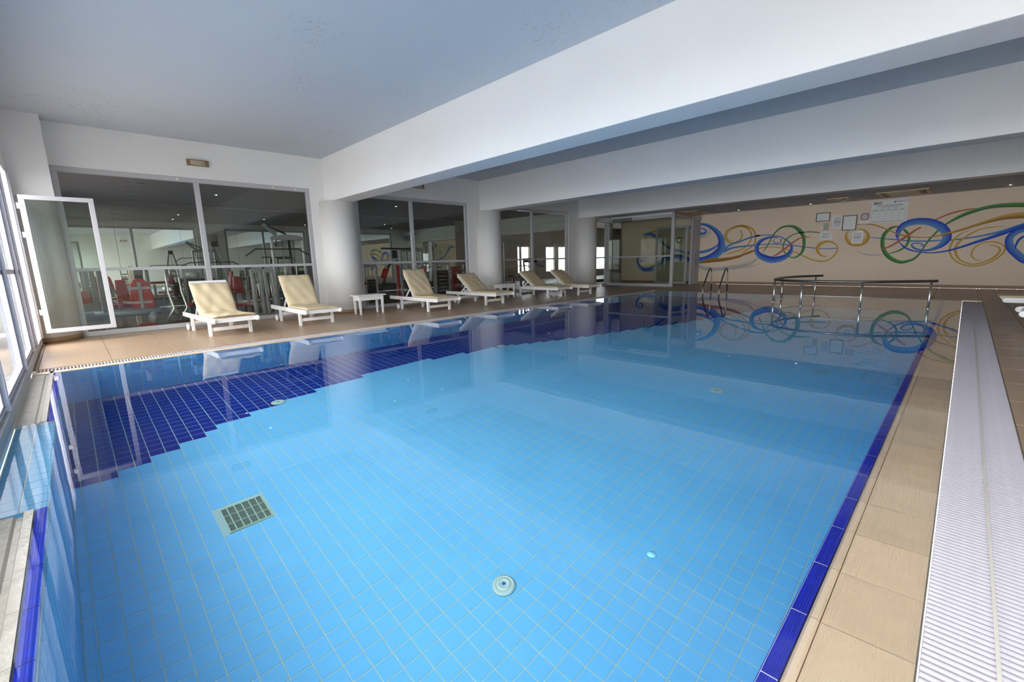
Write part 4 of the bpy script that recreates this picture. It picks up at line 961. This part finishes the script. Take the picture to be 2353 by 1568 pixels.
t = MB().lathe([(0.0, -0.004), (0.014, -0.003), (0.02, 0.002), (0.014, 0.008), (0.0, 0.010)], (-0.778, 1.535, ZW), seg=20).build('water_bubble', 'recess_blue')
t['label'] = 'clear bubble floating on the near pool water'; t['category'] = 'bubble'

# ladder: two stainless grab rails
def grab(x, y, label):
    t = thing('pool_ladder_rail', label, 'ladder rail', (x, y, 0), math.radians(0), 'pool ladder rails')
    pts = [(0, 0.62, -0.01), (0, 0.60, 0.30), (0, 0.57, 0.62)]
    for k in range(9):
        a = math.pi*0.02+k*math.pi*0.80/8
        pts.append((0, 0.455+0.115*math.cos(a), 0.665+0.115*math.sin(a)))
    pts += [(0, -0.02, 0.24), (0, -0.05, 0.16), (0, -0.05, -1.3)]
    MB().tube(pts, 0.021, 12).build('tube', 'steel_dark', t)
    MB().lathe([(0.05, 0), (0.05, 0.006), (0.024, 0.018)], (0, 0.62, 0), seg=20).build('flange', 'steel', t)
    return t
g1 = grab(-5.93, 14.62, 'stainless grab rail of the pool ladder, the one nearer the vestibule')
g2 = grab(-5.42, 14.62, 'stainless grab rail of the pool ladder, the one nearer the curved handrail')
lt = thing('ladder_treads', 'submerged stainless treads between the two grab rails', 'ladder')
for z in (-0.3, -0.6, -0.9): MB().box(-5.90, 14.53, z, -5.45, 14.56, z+0.025).build('tread', 'steel', lt)
# curved handrail round the entry platform
rl = thing('curved_handrail', 'curved stainless handrail standing in the water round the entry platform', 'handrail')
def smooth(pts, n=5):
    P = [Vector(p) for p in pts]; out = []
    for i in range(len(P)-1):
        p0, p1, p2, p3 = P[max(i-1,0)], P[i], P[i+1], P[min(i+2,len(P)-1)]
        for k in range(n):
            q = k/n; out.append(0.5*((2*p1)+(-p0+p2)*q+(2*p0-5*p1+4*p2-p3)*q*q+(-p0+3*p1-3*p2+p3)*q*q*q))
    return out+[P[-1]]
HZ = 0.57
path = [(-2.78, 14.95)] + RAIL + [(-0.38, 12.62)]
MB().tube(smooth([(x, y, HZ) for x, y in path]), 0.028, 14).build('top_rail', 'steel_dark', rl)
MB().tube(smooth([(x, y, 0.25) for x, y in path]), 0.007, 8).build('mid_rail', 'steel', rl)
for (x, y) in ((-2.9, 14.75), (-3.42, 13.6), (-3.34, 12.6), (-2.60, 11.94), (-1.5, 11.90), (-0.46, 12.55)):
    b = MB(); b.tube([(x, y, -0.10), (x, y, HZ-0.03)], 0.021, 12)
    b.build('post', 'steel', rl)
    MB().lathe([(0.030, ZW-0.005), (0.030, ZW+0.008), (0.022, ZW+0.012)], (x, y, 0), seg=16).build('collar', 'steel', rl)

# floor mat by the vestibule
t = MB().box(-10.95, 16.45, 0.0005, -10.25, 16.85, 0.012).build('floor_mat', 'mat_blue', bevel=0.004)
t['label'] = 'small blue mat on the deck in front of the vestibule glass'; t['category'] = 'mat'
# hanging sign in the vestibule
t = thing('hanging_sign', 'thin clear sign hanging under the vestibule ceiling', 'sign', (-10.9, 16.9, 2.66))
MB().box(0, -0.004, 0, 0.95, 0.004, 0.17).build('panel', 'glass_leaf', t)
MB().box(-0.02, -0.01, 0, 0, 0.01, 0.27).build('bracket', 'plastic_white', t)
b = MB()
for i, ww in enumerate((0.04, 0.03, 0.035, 0.03, 0.03)): b.box(0.34+i*0.055, -0.006, 0.07, 0.34+i*0.055+ww, -0.004, 0.11)
b.build('lettering', 'card_print', t)

# ---------------------------------------------------------------- loungers, cushions, tables
slat_me = MB().box(-0.03, -0.315, -0.011, 0.03, 0.315, 0.011).mesh('slat', 'lounger_white')
leg_me = MB().prism([(-0.032, 0), (0.030, 0), (0.036, 0.27), (-0.036, 0.27)], -0.022, 0.022, 'XZ').mesh('leg', 'lounger_white')
def make_lounger(x, y, rz, ang, label, length=0.76):
    t = thing('sun_lounger', label, 'sun lounger', (x, y, 0), rz, 'white sun loungers')
    for s in (-1, 1):
        prof = [(-1.13, 0.25), (1.07, 0.25), (1.10, 0.262), (1.115, 0.295), (1.10, 0.328), (1.07, 0.34), (-1.13, 0.34)]
        MB().prism(prof, s*0.345-0.018, s*0.345+0.018, 'XZ').build('side_rail', 'lounger_white', t, bevel=0.006)
        put('leg', leg_me, t, (0.65, s*0.325, 0)); put('leg', leg_me, t, (-0.58, s*0.325, 0))
        b = MB(); b.lathe([(0.0, -0.016), (0.052, -0.016), (0.068, -0.008), (0.068, 0.008), (0.052, 0.016), (0.0, 0.016)], (-0.66, s*0.395, 0.070), axis='Y', seg=24)
        b.build('wheel', 'plastic_white', t)
        MB().tube([(-0.66, s*0.33, 0.07), (-0.66, s*0.40, 0.07)], 0.012, 8).build('axle', 'steel', t)
    MB().box(0.635, -0.305, 0.085, 0.665, 0.305, 0.15).build('stretcher', 'lounger_white', t, bevel=0.004)
    MB().box(-0.60, -0.305, 0.13, -0.565, 0.305, 0.20).build('stretcher', 'lounger_white', t, bevel=0.004)
    for xx in (1.03, 0.0): MB().box(xx-0.02, -0.33, 0.262, xx+0.02, 0.33, 0.315).build('cross_bar', 'lounger_white', t)
    for k in range(9): put('slat', slat_me, t, (0.07+k*0.115, 0, 0.325))
    ca, sa = math.cos(ang), math.sin(ang)
    hz = 0.335
    for s in (-1, 1):
        MB().bar((0, s*0.30, hz-0.01), (-ca*length, s*0.30, hz-0.01+sa*length), 0.03, 0.045).build('back_rail', 'lounger_white', t, bevel=0.004)
        m = length*0.42
        MB().bar((-ca*m, s*0.27, hz-0.02+sa*m), (-ca*m-0.28, s*0.27, 0.29), 0.022, 0.035).build('strut', 'lounger_white', t)
    for k in range(7):
        d = 0.06+k*(length-0.09)/6
        put('slat', slat_me, t, (-ca*d-sa*0.0, 0, hz+0.022+sa*d), (0, ang, 0))
    return t
def make_cushion(parent, ang, label, up=0.76, seed=0, foot=1.08, wr=0.012, slip=0.0, material='cushion', yaw=0.0, curl=0.0, seat_droop=False):
    rnd = random.Random(seed)
    t = parent
    ca, sa = math.cos(ang), math.sin(ang)
    NX, NY = 44, 18
    L = foot+up
    ph = [rnd.uniform(0, 6.28) for _ in range(8)]
    def path(s):   # s from the foot end
        base = 0.352+slip
        if s < foot:
            x_, z_ = foot-s, base + curl*max(0, (0.35-s)/0.35)**2
            # soften the bend
            return Vector((x_, 0, z_)), Vector((0, 0, 1))
        d = s-foot
        return Vector((-ca*d+sa*0.030, 0, base+sa*d+ca*0.030-0.006)), Vector((sa, 0, ca))
    def pt(i, j, side):
        s = L*i/NX; v = -1+2*j/NY
        p, n = path(s)
        # blend around the hinge
        if abs(s-foot) < 0.09:
            a, na = path(foot-0.09); c, nc = path(foot+0.09); q = (s-foot+0.09)/0.18
            p = a*(1-q)**2+2*q*(1-q)*(Vector((0.0, 0, 0.352+slip+0.01)))+c*q*q; n = (na*(1-q)+nc*q).normalized()
        edge = min(1, min(i, NX-i)/2.2)*min(1, (1-abs(v))*NY/4)
        th = 0.008+0.021*math.sqrt(max(edge, 0))
        wv = wr*(math.sin(4*s+2.5*v+ph[0])*0.5+math.sin(9*s-6*v+1.2*math.sin(3*v+ph[6])+ph[1])*0.35)
        q1 = math.sin(13*s+9*v+1.5*math.sin(2.2*s+ph[7])+ph[2]); wv += wr*0.55*(q1*abs(q1))
        wv += wr*0.9*math.exp(-((s-foot-0.18+0.12*v)/0.07)**2)*math.sin(26*v+ph[4])*0.6
        off = (th+wv*0.8 if side > 0 else -th*0.55+wv*0.2)
        hw = 0.325*(1+0.012*math.sin(7*s+ph[5]))
        q = p+n*off
        q.y = v*hw + yaw*(s-foot)
        if seat_droop and s < foot: q.z += 0.014*math.cos(v*1.5)-0.006; 
        return tuple(q)
    vs, fs = [], []
    for side in (1, -1):
        for i in range(NX+1):
            for j in range(NY+1): vs.append(pt(i, j, side))
    W = NY+1; O = (NX+1)*W
    for i in range(NX):
        for j in range(NY):
            a = i*W+j; fs.append((a, a+W, a+W+1, a+1)); fs.append((O+a, O+a+1, O+a+W+1, O+a+W))
    for i in range(NX):
        a = i*W; fs.append((a, O+a, O+a+W, a+W)); a = i*W+NY; fs.append((a, a+W, O+a+W, O+a))
    for j in range(NY):
        a = j; fs.append((a, a+1, O+a+1, O+a)); a = NX*W+j; fs.append((a, O+a, O+a+1, a+1))
    t = MB().add(vs, fs, True).build('cushion', material, t, label=label)
    for s in (-1, 1):
        k = 0.335*s
        MB().tube([(0.02, k, 0.36+slip), (0.03, k+0.028*s, 0.33), (0.01, k+0.032*s, 0.27), (0.0, k+0.03*s, 0.235)], 0.005, 6).build('tie', material, t)
    return t
D = math.radians
LG = [  # x of centre, y, rotation, back angle, look
    (-10.04, 1.95, D(2.5), D(52), 'lounger nearest the windows, its top slat bare above the crumpled cushion', 'crumpled cream cushion slid down the lounger nearest the windows'),
    (-10.05, 3.55, D(-1), D(53), 'upright-backed lounger just before the first column', 'smooth cream cushion on the lounger just before the first column'),
    (-9.93, 6.55, D(0), D(55), 'upright-backed lounger right behind the near side table', 'cream cushion on the upright lounger behind the near side table'),
    (-9.92, 8.45, D(0), D(37), 'half-reclined lounger between the near side table and second column', 'cream cushion on the half-reclined lounger before the second column'),
    (-9.88, 11.05, D(-1), D(36), 'half-reclined lounger beside the far side table', 'cream cushion on the half-reclined lounger beside the far side table'),
    (-9.68, 12.40, D(-2), D(36), 'lounger farthest from the windows on the gym side', 'striped-looking creased cream cushion on the lounger farthest from the windows')]
for i, (x, y, rz, an, l1, l2) in enumerate(LG):
    lo = make_lounger(x, y, rz, an, 'white wooden ' + l1)
    make_cushion(lo, an, l2, up=(0.70, 0.80, 0.82, 0.80, 0.80, 0.80)[i], seed=i*3+1, wr=(0.016, 0.009, 0.012, 0.009, 0.006, 0.010)[i], curl=0.03 if i == 0 else 0.0, seat_droop=(i == 0))
lo = make_lounger(1.63, 12.05, math.pi, D(30), 'white lounger on the right-hand deck, the one farther along')
make_cushion(lo, D(30), 'greyish cream cushion on the farther right-hand lounger', seed=41, foot=1.16, wr=0.006)
lo = make_lounger(1.70, 9.65, math.pi, D(30), 'white lounger on the right-hand deck, the nearer one')
make_cushion(lo, D(30), 'greyish cream cushion on the nearer right-hand lounger', seed=47, foot=0.98, wr=0.006)
def side_table(x, y, w, d, h, label):
    t = thing('side_table', label, 'table', (x, y, 0), group='white side tables')
    MB().box(-w/2, -d/2, h-0.028, w/2, d/2, h).build('top', 'lounger_white', t, bevel=0.008)
    b = MB(); iw, idp = w/2-0.05, d/2-0.07
    b.box(-iw, -idp, h-0.13, iw, -idp+0.018, h-0.028); b.box(-iw, idp-0.018, h-0.13, iw, idp, h-0.028)
    b.box(-iw, -idp, h-0.13, -iw+0.018, idp, h-0.028); b.box(iw-0.018, -idp, h-0.13, iw, idp, h-0.028); b.build('apron', 'lounger_white', t)
    for sx in (-1, 1):
        for sy in (-1, 1):
            b = MB(); cx_, cy_ = sx*(iw-0.02), sy*(idp-0.02)
            vs = [(cx_+a*0.019-sx*0.0, cy_+c*0.019, 0) for a, c in ((-1,-1),(1,-1),(1,1),(-1,1))] + [(cx_+a*0.029, cy_+c*0.029, h-0.03) for a, c in ((-1,-1),(1,-1),(1,1),(-1,1))]
            b.add(vs, [(0,3,2,1),(4,5,6,7),(0,1,5,4),(1,2,6,5),(2,3,7,6),(3,0,4,7)]); b.build('leg', 'lounger_white', t, bevel=0.003)
side_table(-10.27, 5.16, 0.42, 0.76, 0.47, 'small white side table in front of the first column')
side_table(-10.50, 10.02, 0.42, 0.76, 0.47, 'small white side table beside the second column')

# ---------------------------------------------------------------- gym machines
def tower(t, x, y, h, w, mat_='machine_grey', arch=True, stack=True, axis='Y'):
    """weight stack tower: two uprights, arched head, guide rods and stack, w along Y"""
    for s in (-1, 1): MB().box(x-0.05, y+s*w/2-0.03, 0, x+0.05, y+s*w/2+0.03, h).build('upright', mat_, t, bevel=0.01)
    n = 8
    prof = [(y-w/2-0.03, h-0.02)] + [(y-(w/2+0.03)*math.cos(math.pi*k/n), h+0.02+(0.10 if arch else 0.02)*math.sin(math.pi*k/n)) for k in range(n+1)] + [(y+w/2+0.03, h-0.02)]
    MB().prism([(a, c) for a, c in prof][::-1] if False else prof, x-0.06, x+0.06, 'YZ').build('head_cover', mat_, t)
    for s in (-1, 1): MB().tube([(x, y+s*w*0.18, 0.1), (x, y+s*w*0.18, h)], 0.012, 8).build('guide_rod', 'steel', t)
    if stack:
        for k in range(10): MB().box(x-0.06, y-w*0.33, 0.12+k*0.065, x+0.06, y+w*0.33, 0.175+k*0.065).build('weight_plate', 'machine_black', t)
    MB().box(x-0.25, y-w/2-0.02, 0, x+0.25, y+w/2+0.02, 0.06).build('base', mat_, t)
def seat(t, x, y, z, red='pad_red', back=True, face=1):
    MB().box(x-0.2, y-0.17, z, x+0.2, y+0.17, z+0.07).build('seat_pad', red, t, bevel=0.025)
    MB().box(x-0.05, y-0.05, 0, x+0.05, y+0.05, z).build('seat_post', 'machine_grey', t)
    if back:
        m = Matrix.Translation((x, y+0.2*face, z+0.12)) @ Matrix.Rotation(-0.15*face, 4, 'X')
        MB().box(-0.14, -0.03, 0, 0.14, 0.03, 0.5, m).build('back_pad', red, t, bevel=0.025)
# lat pulldown seen through the first bay, right half
t = thing('lat_pulldown_machine', 'tall grey cable machine with wide bent bar behind the lounger before the column', 'gym machine', (-13.0, 4.12, 0))
tower(t, 0, 0.22, 1.92, 0.80, 'machine_light')
MB().bar((0.0, -0.05, 2.02), (0.0, -0.35, 2.30), 0.06, 0.08).build('top_arm', 'machine_grey', t)
MB().bar((0.0, 0.20, 2.05), (0.0, -0.35, 2.32), 0.05, 0.03).build('top_arm', 'machine_black', t)
MB().lathe([(0.05, -0.02), (0.05, 0.02)], (0, -0.33, 2.30), axis='X', seg=16).build('pulley', 'machine_black', t)
MB().tube([(0.02, -0.08, 2.0), (0.02, -0.08, 1.72)], 0.015, 6).build('cable', 'machine_black', t)
MB().tube([(0.06, -0.86, 1.48), (0.06, -0.60, 1.66), (0.06, 0.45, 1.66), (0.06, 0.72, 1.50)], 0.016, 8).build('lat_bar', 'machine_black', t)
MB().tube([(0.0, 0.25, 1.9), (0.0, 0.28, 0.7)], 0.03, 8).build('mast', 'machine_black', t)
seat(t, 0.1, -0.5, 0.45, 'pad_red', False)
# second pulldown farther back
t = thing('lat_pulldown_machine', 'dark cable machine with pointed top behind the first mullion', 'gym machine', (-14.6, 2.95, 0))
for s in (-1, 1): MB().bar((0, s*0.42, 0.0), (0, s*0.05, 1.85), 0.05, 0.05).build('frame_leg', 'machine_grey', t)
MB().box(-0.05, -0.08, 1.78, 0.05, 0.08, 1.92).build('pulley_head', 'machine_black', t)
MB().tube([(0.02, -0.85, 1.25), (0.02, -0.62, 1.36), (0.02, 0.40, 1.36), (0.02, 0.62, 1.22)], 0.014, 8).build('lat_bar', 'machine_black', t)
MB().tube([(0, 0, 1.8), (0, 0, 1.37)], 0.008, 6).build('cable', 'machine_black', t)
seat(t, 0.2, 0.0, 0.5, 'pad_red', True)
for k in range(9): MB().box(-0.15, -0.14, 0.1+k*0.065, -0.05, 0.14, 0.155+k*0.065).build('weight_plate', 'machine_black', t)
# leg press with big red back pad
t = thing('leg_press_machine', 'grey leg press with a large red oval back pad behind the first bay', 'gym machine', (-12.3, 1.0, 0))
prof = [(-0.19, 0.36), (0.21, 0.36), (0.20, 0.62), (0.14, 0.92), (0.08, 1.0), (0.0, 1.03), (-0.10, 1.0), (-0.16, 0.92), (-0.20, 0.62)]
MB().prism([(y_+0.04, z_) for y_, z_ in prof], -0.03, 0.05, 'YZ').build('back_pad', 'pad_red_bright', t, bevel=0.02)
for z in (0.50, 0.80): MB().box(0.05, -0.16, z, 0.065, 0.20, z+0.05).build('pad_bracket', 'machine_light', t)
MB().box(0.05, -0.01, 0.36, 0.11, 0.05, 0.95).build('pad_post', 'machine_grey', t)
MB().tube([(0.16, -0.75, 0.33), (0.16, 0.30, 0.33)], 0.075, 14).build('main_beam', 'machine_grey', t)
MB().tube([(0.16, 0.16, 0.33), (0.16, 0.16, 0.0)], 0.08, 14).build('pedestal', 'machine_grey', t)
MB().box(0.05, -0.62, 0.0, 0.22, -0.45, 1.22).build('column_cover', 'machine_grey', t, bevel=0.02)
MB().box(-0.1, -0.36, 0.42, 0.12, -0.28, 0.70).build('roller', 'pad_red', t, bevel=0.03)
MB().bar((0.05, -0.55, 0.62), (0.1, -0.12, 0.52), 0.05, 0.05).build('lever', 'steel_dark', t)
MB().box(-0.3, -0.3, 0.0, 0.35, 0.4, 0.03).build('foot_plate', 'machine_black', t)
MB().box(0.10, -0.1, 0.03, 0.30, 0.18, 0.09).build('foot_pad', 'pad_red', t, bevel=0.02)
t = thing('chest_press_machine', 'machine with a tall red backrest beside the oval-pad leg press', 'gym machine', (-12.9, 0.72, 0))
MB().prism([(-0.06, 0.45), (0.20, 0.45), (0.13, 1.0), (-0.04, 1.0)], -0.04, 0.04, 'YZ').build('back_pad', 'pad_red_bright', t, bevel=0.02)
MB().box(-0.05, 0.22, 0.0, 0.05, 0.30, 1.3).build('upright', 'paper_cream', t)
MB().tube([(0.1, -0.2, 0.95), (0.1, -0.1, 0.8), (0.1, 0.0, 0.62), (0.1, -0.25, 0.6)], 0.035, 8).build('press_arm', 'steel_dark', t)
seat(t, 0.15, 0.0, 0.42, 'pad_red', False)
t = thing('leg_curl_machine', 'low machine with red roller pads seen through the open casement', 'gym machine', (-12.6, 0.15, 0))
MB().box(-0.1, -0.1, 0.55, 0.1, 0.12, 0.80).build('roller', 'pad_red_bright', t, bevel=0.04)
MB().box(-0.05, 0.14, 0.0, 0.05, 0.22, 1.25).build('upright', 'machine_grey', t)
MB().box(-0.3, -0.3, 0.3, 0.2, 0.3, 0.36).build('bench', 'machine_grey', t)
for s in (-1, 1): MB().box(-0.25, s*0.25-0.03, 0, -0.18, s*0.25+0.03, 0.3).build('leg', 'machine_grey', t)
# stepper with bent tubes
t = thing('stepper_machine', 'step machine with bent steel tubes left of the crumpled lounger', 'gym machine', (-12.3, 1.62, 0))
for s in (-1, 1):
    MB().tube([(0.0, s*0.11, 1.2), (0.0, s*0.12, 0.7), (0.08, s*0.12+0.05, 0.35), (0.1, s*0.12-0.12, 0.06)], 0.02, 8).build('side_tube', 'steel', t)
for z in (0.35, 0.6, 0.85, 1.05): MB().tube([(0, -0.11, z), (0, 0.11, z)], 0.02, 8).build('rung', 'steel_dark', t)
MB().box(-0.15, -0.15, 0, 0.15, 0.15, 0.08).build('base', 'machine_black', t)
MB().bar((0.05, 0.5, 0.75), (0.12, 0.25, 0.42), 0.03, 0.03).build('pedal_arm', 'steel', t)
MB().box(0.08, 0.20, 0.38, 0.18, 0.27, 0.46).build('pedal', 'pad_red', t)
t = thing('weight_stack_machine', 'black weight stack under a grey hood behind the crumpled lounger', 'gym machine', (-12.45, 2.0, 0))
MB().box(-0.14, -0.14, 0.05, 0.14, 0.18, 0.98).build('casing', 'machine_black', t)
for k in range(11): MB().box(0.14, -0.13, 0.1+k*0.078, 0.155, 0.17, 0.165+k*0.078).build('weight_plate', 'rubber', t)
MB().box(-0.16, -0.24, 0.98, 0.16, 0.20, 1.24).build('hood', 'machine_grey', t, bevel=0.04)
MB().box(0.16, -0.14, 1.05, 0.163, 0.02, 1.12).build('badge', 'plate_grey', t)
MB().lathe([(0.09, -0.02), (0.09, 0.02)], (0.17, 0.02, 1.06), axis='X', seg=18).build('cam_wheel', 'machine_grey', t)
MB().box(-0.12, 0.26, 0.0, 0.12, 0.38, 1.26).build('cover_column', 'machine_light', t, bevel=0.02)
# benches with red pads between the first two loungers
t = thing('press_bench', 'red padded bench between the first two loungers', 'gym machine', (-13.1, 2.75, 0))
MB().box(-0.25, -0.45, 0.62, 0.1, 0.32, 0.72).build('arm_pad', 'pad_red', t, bevel=0.03)
MB().prism([(0.18, 0.55), (0.42, 0.55), (0.36, 0.98), (0.20, 0.98)], -0.06, 0.06, 'YZ').build('back_pad', 'pad_red', t, bevel=0.02)
MB().box(-0.1, -0.2, 0.22, 0.2, 0.55, 0.30).build('seat_pad', 'pad_red_bright', t, bevel=0.03)
for a, c in ((-0.3, 0.0), (0.3, 0.0), (0.5, 0.0)): MB().box(-0.04, a-0.04, 0, 0.04, a+0.04, 0.6).build('post', 'machine_grey', t)
MB().box(-0.25, -0.4, 0.0, 0.25, 0.55, 0.05).build('base', 'machine_black', t)
MB().lathe([(0.02, -0.01), (0.02, 0.01)], (0.07, 0.46, 0.6), axis='X', seg=10).build('adjuster', 'yellow_plastic', t)
t = thing('twin_tower_machine', 'pair of narrow arched towers beside the tall cable machine', 'gym machine', (-12.2, 3.30, 0))
for dy in (0.0, 0.28): tower(t, 0, dy-0.05, 1.08, 0.18, 'machine_light', True, False)
MB().lathe([(0.02, -0.01), (0.02, 0.01)], (0.07, 0.26, 0.5), axis='X', seg=10).build('adjuster', 'yellow_plastic', t)
# second bay
t = thing('multi_tower_machine', 'dark arched tower machine above the upright lounger', 'gym machine', (-12.5, 7.85, 0))
tower(t, 0, 0, 1.58, 0.78, 'machine_grey')
MB().bar((0.05, -1.05, 1.66), (0.05, 0.05, 1.64), 0.08, 0.05).build('overhead_arm', 'machine_black', t)
MB().box(0.0, -0.72, 1.36, 0.1, -0.55, 1.6).build('pulley_block', 'machine_black', t)
MB().bar((0.1, -0.55, 1.30), (0.1, -1.0, 1.10), 0.03, 0.03).build('handle_arm', 'steel_dark', t)
MB().box(0.02, -0.60, 0.0, 0.08, -0.50, 1.15).build('red_panel', 'pad_red_bright', t)
MB().bar((0.12, -0.50, 1.15), (0.12, -0.42, 0.3), 0.04, 0.04).build('post', 'machine_light', t)
seat(t, 0.1, 0.1, 0.5, 'pad_red', True)
t = thing('rowing_tower_machine', 'narrow white topped tower with a red cylinder pad behind the side table', 'gym machine', (-12.2, 6.35, 0))
tower(t, 0, -0.1, 1.12, 0.36, 'machine_light', True, True)
MB().tube([(0.05, 0.28, 0.78), (0.05, 0.40, 1.05)], 0.085, 14).build('roller_pad', 'pad_red_bright', t)
MB().bar((0.02, 0.55, 1.25), (0.02, 0.2, 0.4), 0.05, 0.05).build('swing_arm', 'machine_black', t)
MB().lathe([(0.10, -0.03), (0.10, 0.03)], (0.05, 0.55, 0.22), axis='X', seg=20).build('flywheel', 'machine_black', t)
MB().box(-0.05, -0.62, 0.62, 0.15, -0.3, 0.7).build('seat_pad', 'pad_red', t, bevel=0.02)
MB().box(-0.05, -0.55, 0, 0.05, -0.45, 0.9).build('upright', 'machine_grey', t)
t = thing('weight_cabinet_machine', 'black weight cabinet in a grey frame left of the second column', 'gym machine', (-12.15, 8.75, 0))
b = MB(); rect_frame(b, -0.30, 0.30, 0.0, 1.18, 0.06, -0.06, 0.06, 'Y'); b.build('frame', 'machine_light', t)
MB().box(-0.05, -0.23, 0.06, 0.05, 0.23, 0.95).build('casing', 'machine_black', t)
for k in range(6): MB().box(0.05, -0.15, 0.15+k*0.12, 0.056, 0.15, 0.165+k*0.12).build('weight_plate', 'plate_grey', t)
t = thing('pec_deck_machine', 'machine with a tall red pad and a curved bar before the second column', 'gym machine', (-12.9, 10.0, 0))
MB().box(-0.1, -0.25, 0.2, 0.0, 0.15, 1.05).build('back_pad', 'pad_red', t, bevel=0.03)
MB().tube([(0.1, -0.5, 0.80), (0.1, 0.1, 0.86), (0.1, 0.35, 1.0), (0.1, 0.75, 0.9)], 0.022, 8).build('curved_bar', 'steel_dark', t)
MB().box(-0.25, -0.4, 0.0, 0.2, 0.5, 0.06).build('base', 'machine_black', t)
MB().box(-0.1, 0.3, 0.06, 0.0, 0.4, 1.1).build('upright', 'machine_grey', t)
# third and last bay: cardio machines as dark shapes against the windows
def cardio(x, y, rz, label):
    t = thing('treadmill', label, 'gym machine', (x, y, 0), rz, 'treadmills in the far gym')
    MB().box(-0.85, -0.36, 0.05, 0.75, 0.36, 0.20).build('deck', 'machine_black', t, bevel=0.02)
    for s in (-1, 1):
        MB().bar((0.6, s*0.34, 0.15), (0.75, s*0.34, 1.15), 0.06, 0.06).build('upright', 'machine_grey', t)
        MB().tube([(0.75, s*0.34, 1.0), (0.2, s*0.34, 0.9)], 0.02, 8).build('handrail', 'machine_black', t)
    MB().box(0.66, -0.36, 1.1, 0.80, 0.36, 1.30).build('console', 'machine_black', t, bevel=0.02)
    MB().box(0.655, -0.15, 1.14, 0.66, 0.15, 1.26).build('screen', 'plate_grey', t)
cardio(-13.0, 11.6, D(170), 'treadmill behind the second column, first of the far row')
cardio(-15.6, 14.2, D(170), 'treadmill behind the mullion of the third gym bay')
cardio(-13.2, 14.8, D(170), 'treadmill before the first bright gym window')
cardio(-13.4, 18.6, D(170), 'treadmill seen through the narrow bay past the third column')
t = thing('smith_machine', 'pale rack frame standing behind the third gym bay', 'gym machine', (-14.3, 14.2, 0))
for s in (-1, 1): MB().box(-0.04, s*0.5-0.04, 0, 0.04, s*0.5+0.04, 1.95).build('upright', 'machine_light', t)
MB().box(-0.04, -0.54, 1.90, 0.04, 0.54, 1.98).build('crossbar', 'machine_light', t)
MB().tube([(0.06, -0.75, 0.95), (0.06, 0.75, 0.95)], 0.02, 8).build('barbell', 'steel', t)
for s in (-1, 1): MB().lathe([(0.2, -0.03), (0.2, 0.03)], (0.06, 0, 0.95), axis='Y', seg=20)
MB().box(-0.1, -0.2, 0.45, 0.3, 0.2, 0.55).build('bench_pad', 'pad_red', t, bevel=0.02)
MB().box(-0.05, -0.05, 0, 0.05, 0.05, 0.45).build('bench_post', 'machine_grey', t)
t = thing('exercise_bike', 'dark exercise bike in the narrow bay past the third column', 'gym machine', (-12.6, 17.3, 0), D(160))
MB().lathe([(0.24, -0.05), (0.24, 0.05)], (0.35, 0, 0.35), axis='Y', seg=24).build('flywheel', 'machine_black', t)
MB().bar((0.35, 0, 0.4), (-0.35, 0, 0.2), 0.08, 0.08).build('frame', 'machine_grey', t)
MB().bar((-0.25, 0, 0.25), (-0.35, 0, 0.85), 0.05, 0.05).build('seat_post', 'machine_grey', t)
MB().box(-0.48, -0.1, 0.85, -0.22, 0.1, 0.92).build('saddle', 'machine_black', t, bevel=0.02)
MB().bar((0.35, 0, 0.4), (0.30, 0, 1.15), 0.05, 0.05).build('mast', 'machine_grey', t)
MB().tube([(0.25, -0.22, 1.1), (0.32, 0, 1.17), (0.25, 0.22, 1.1)], 0.018, 8).build('handlebar', 'machine_black', t)
MB().box(-0.55, -0.25, 0, 0.55, 0.25, 0.04).build('base', 'machine_black', t)
MB().box(0.28, -0.1, 1.15, 0.34, 0.1, 1.3).build('console', 'plate_grey', t)
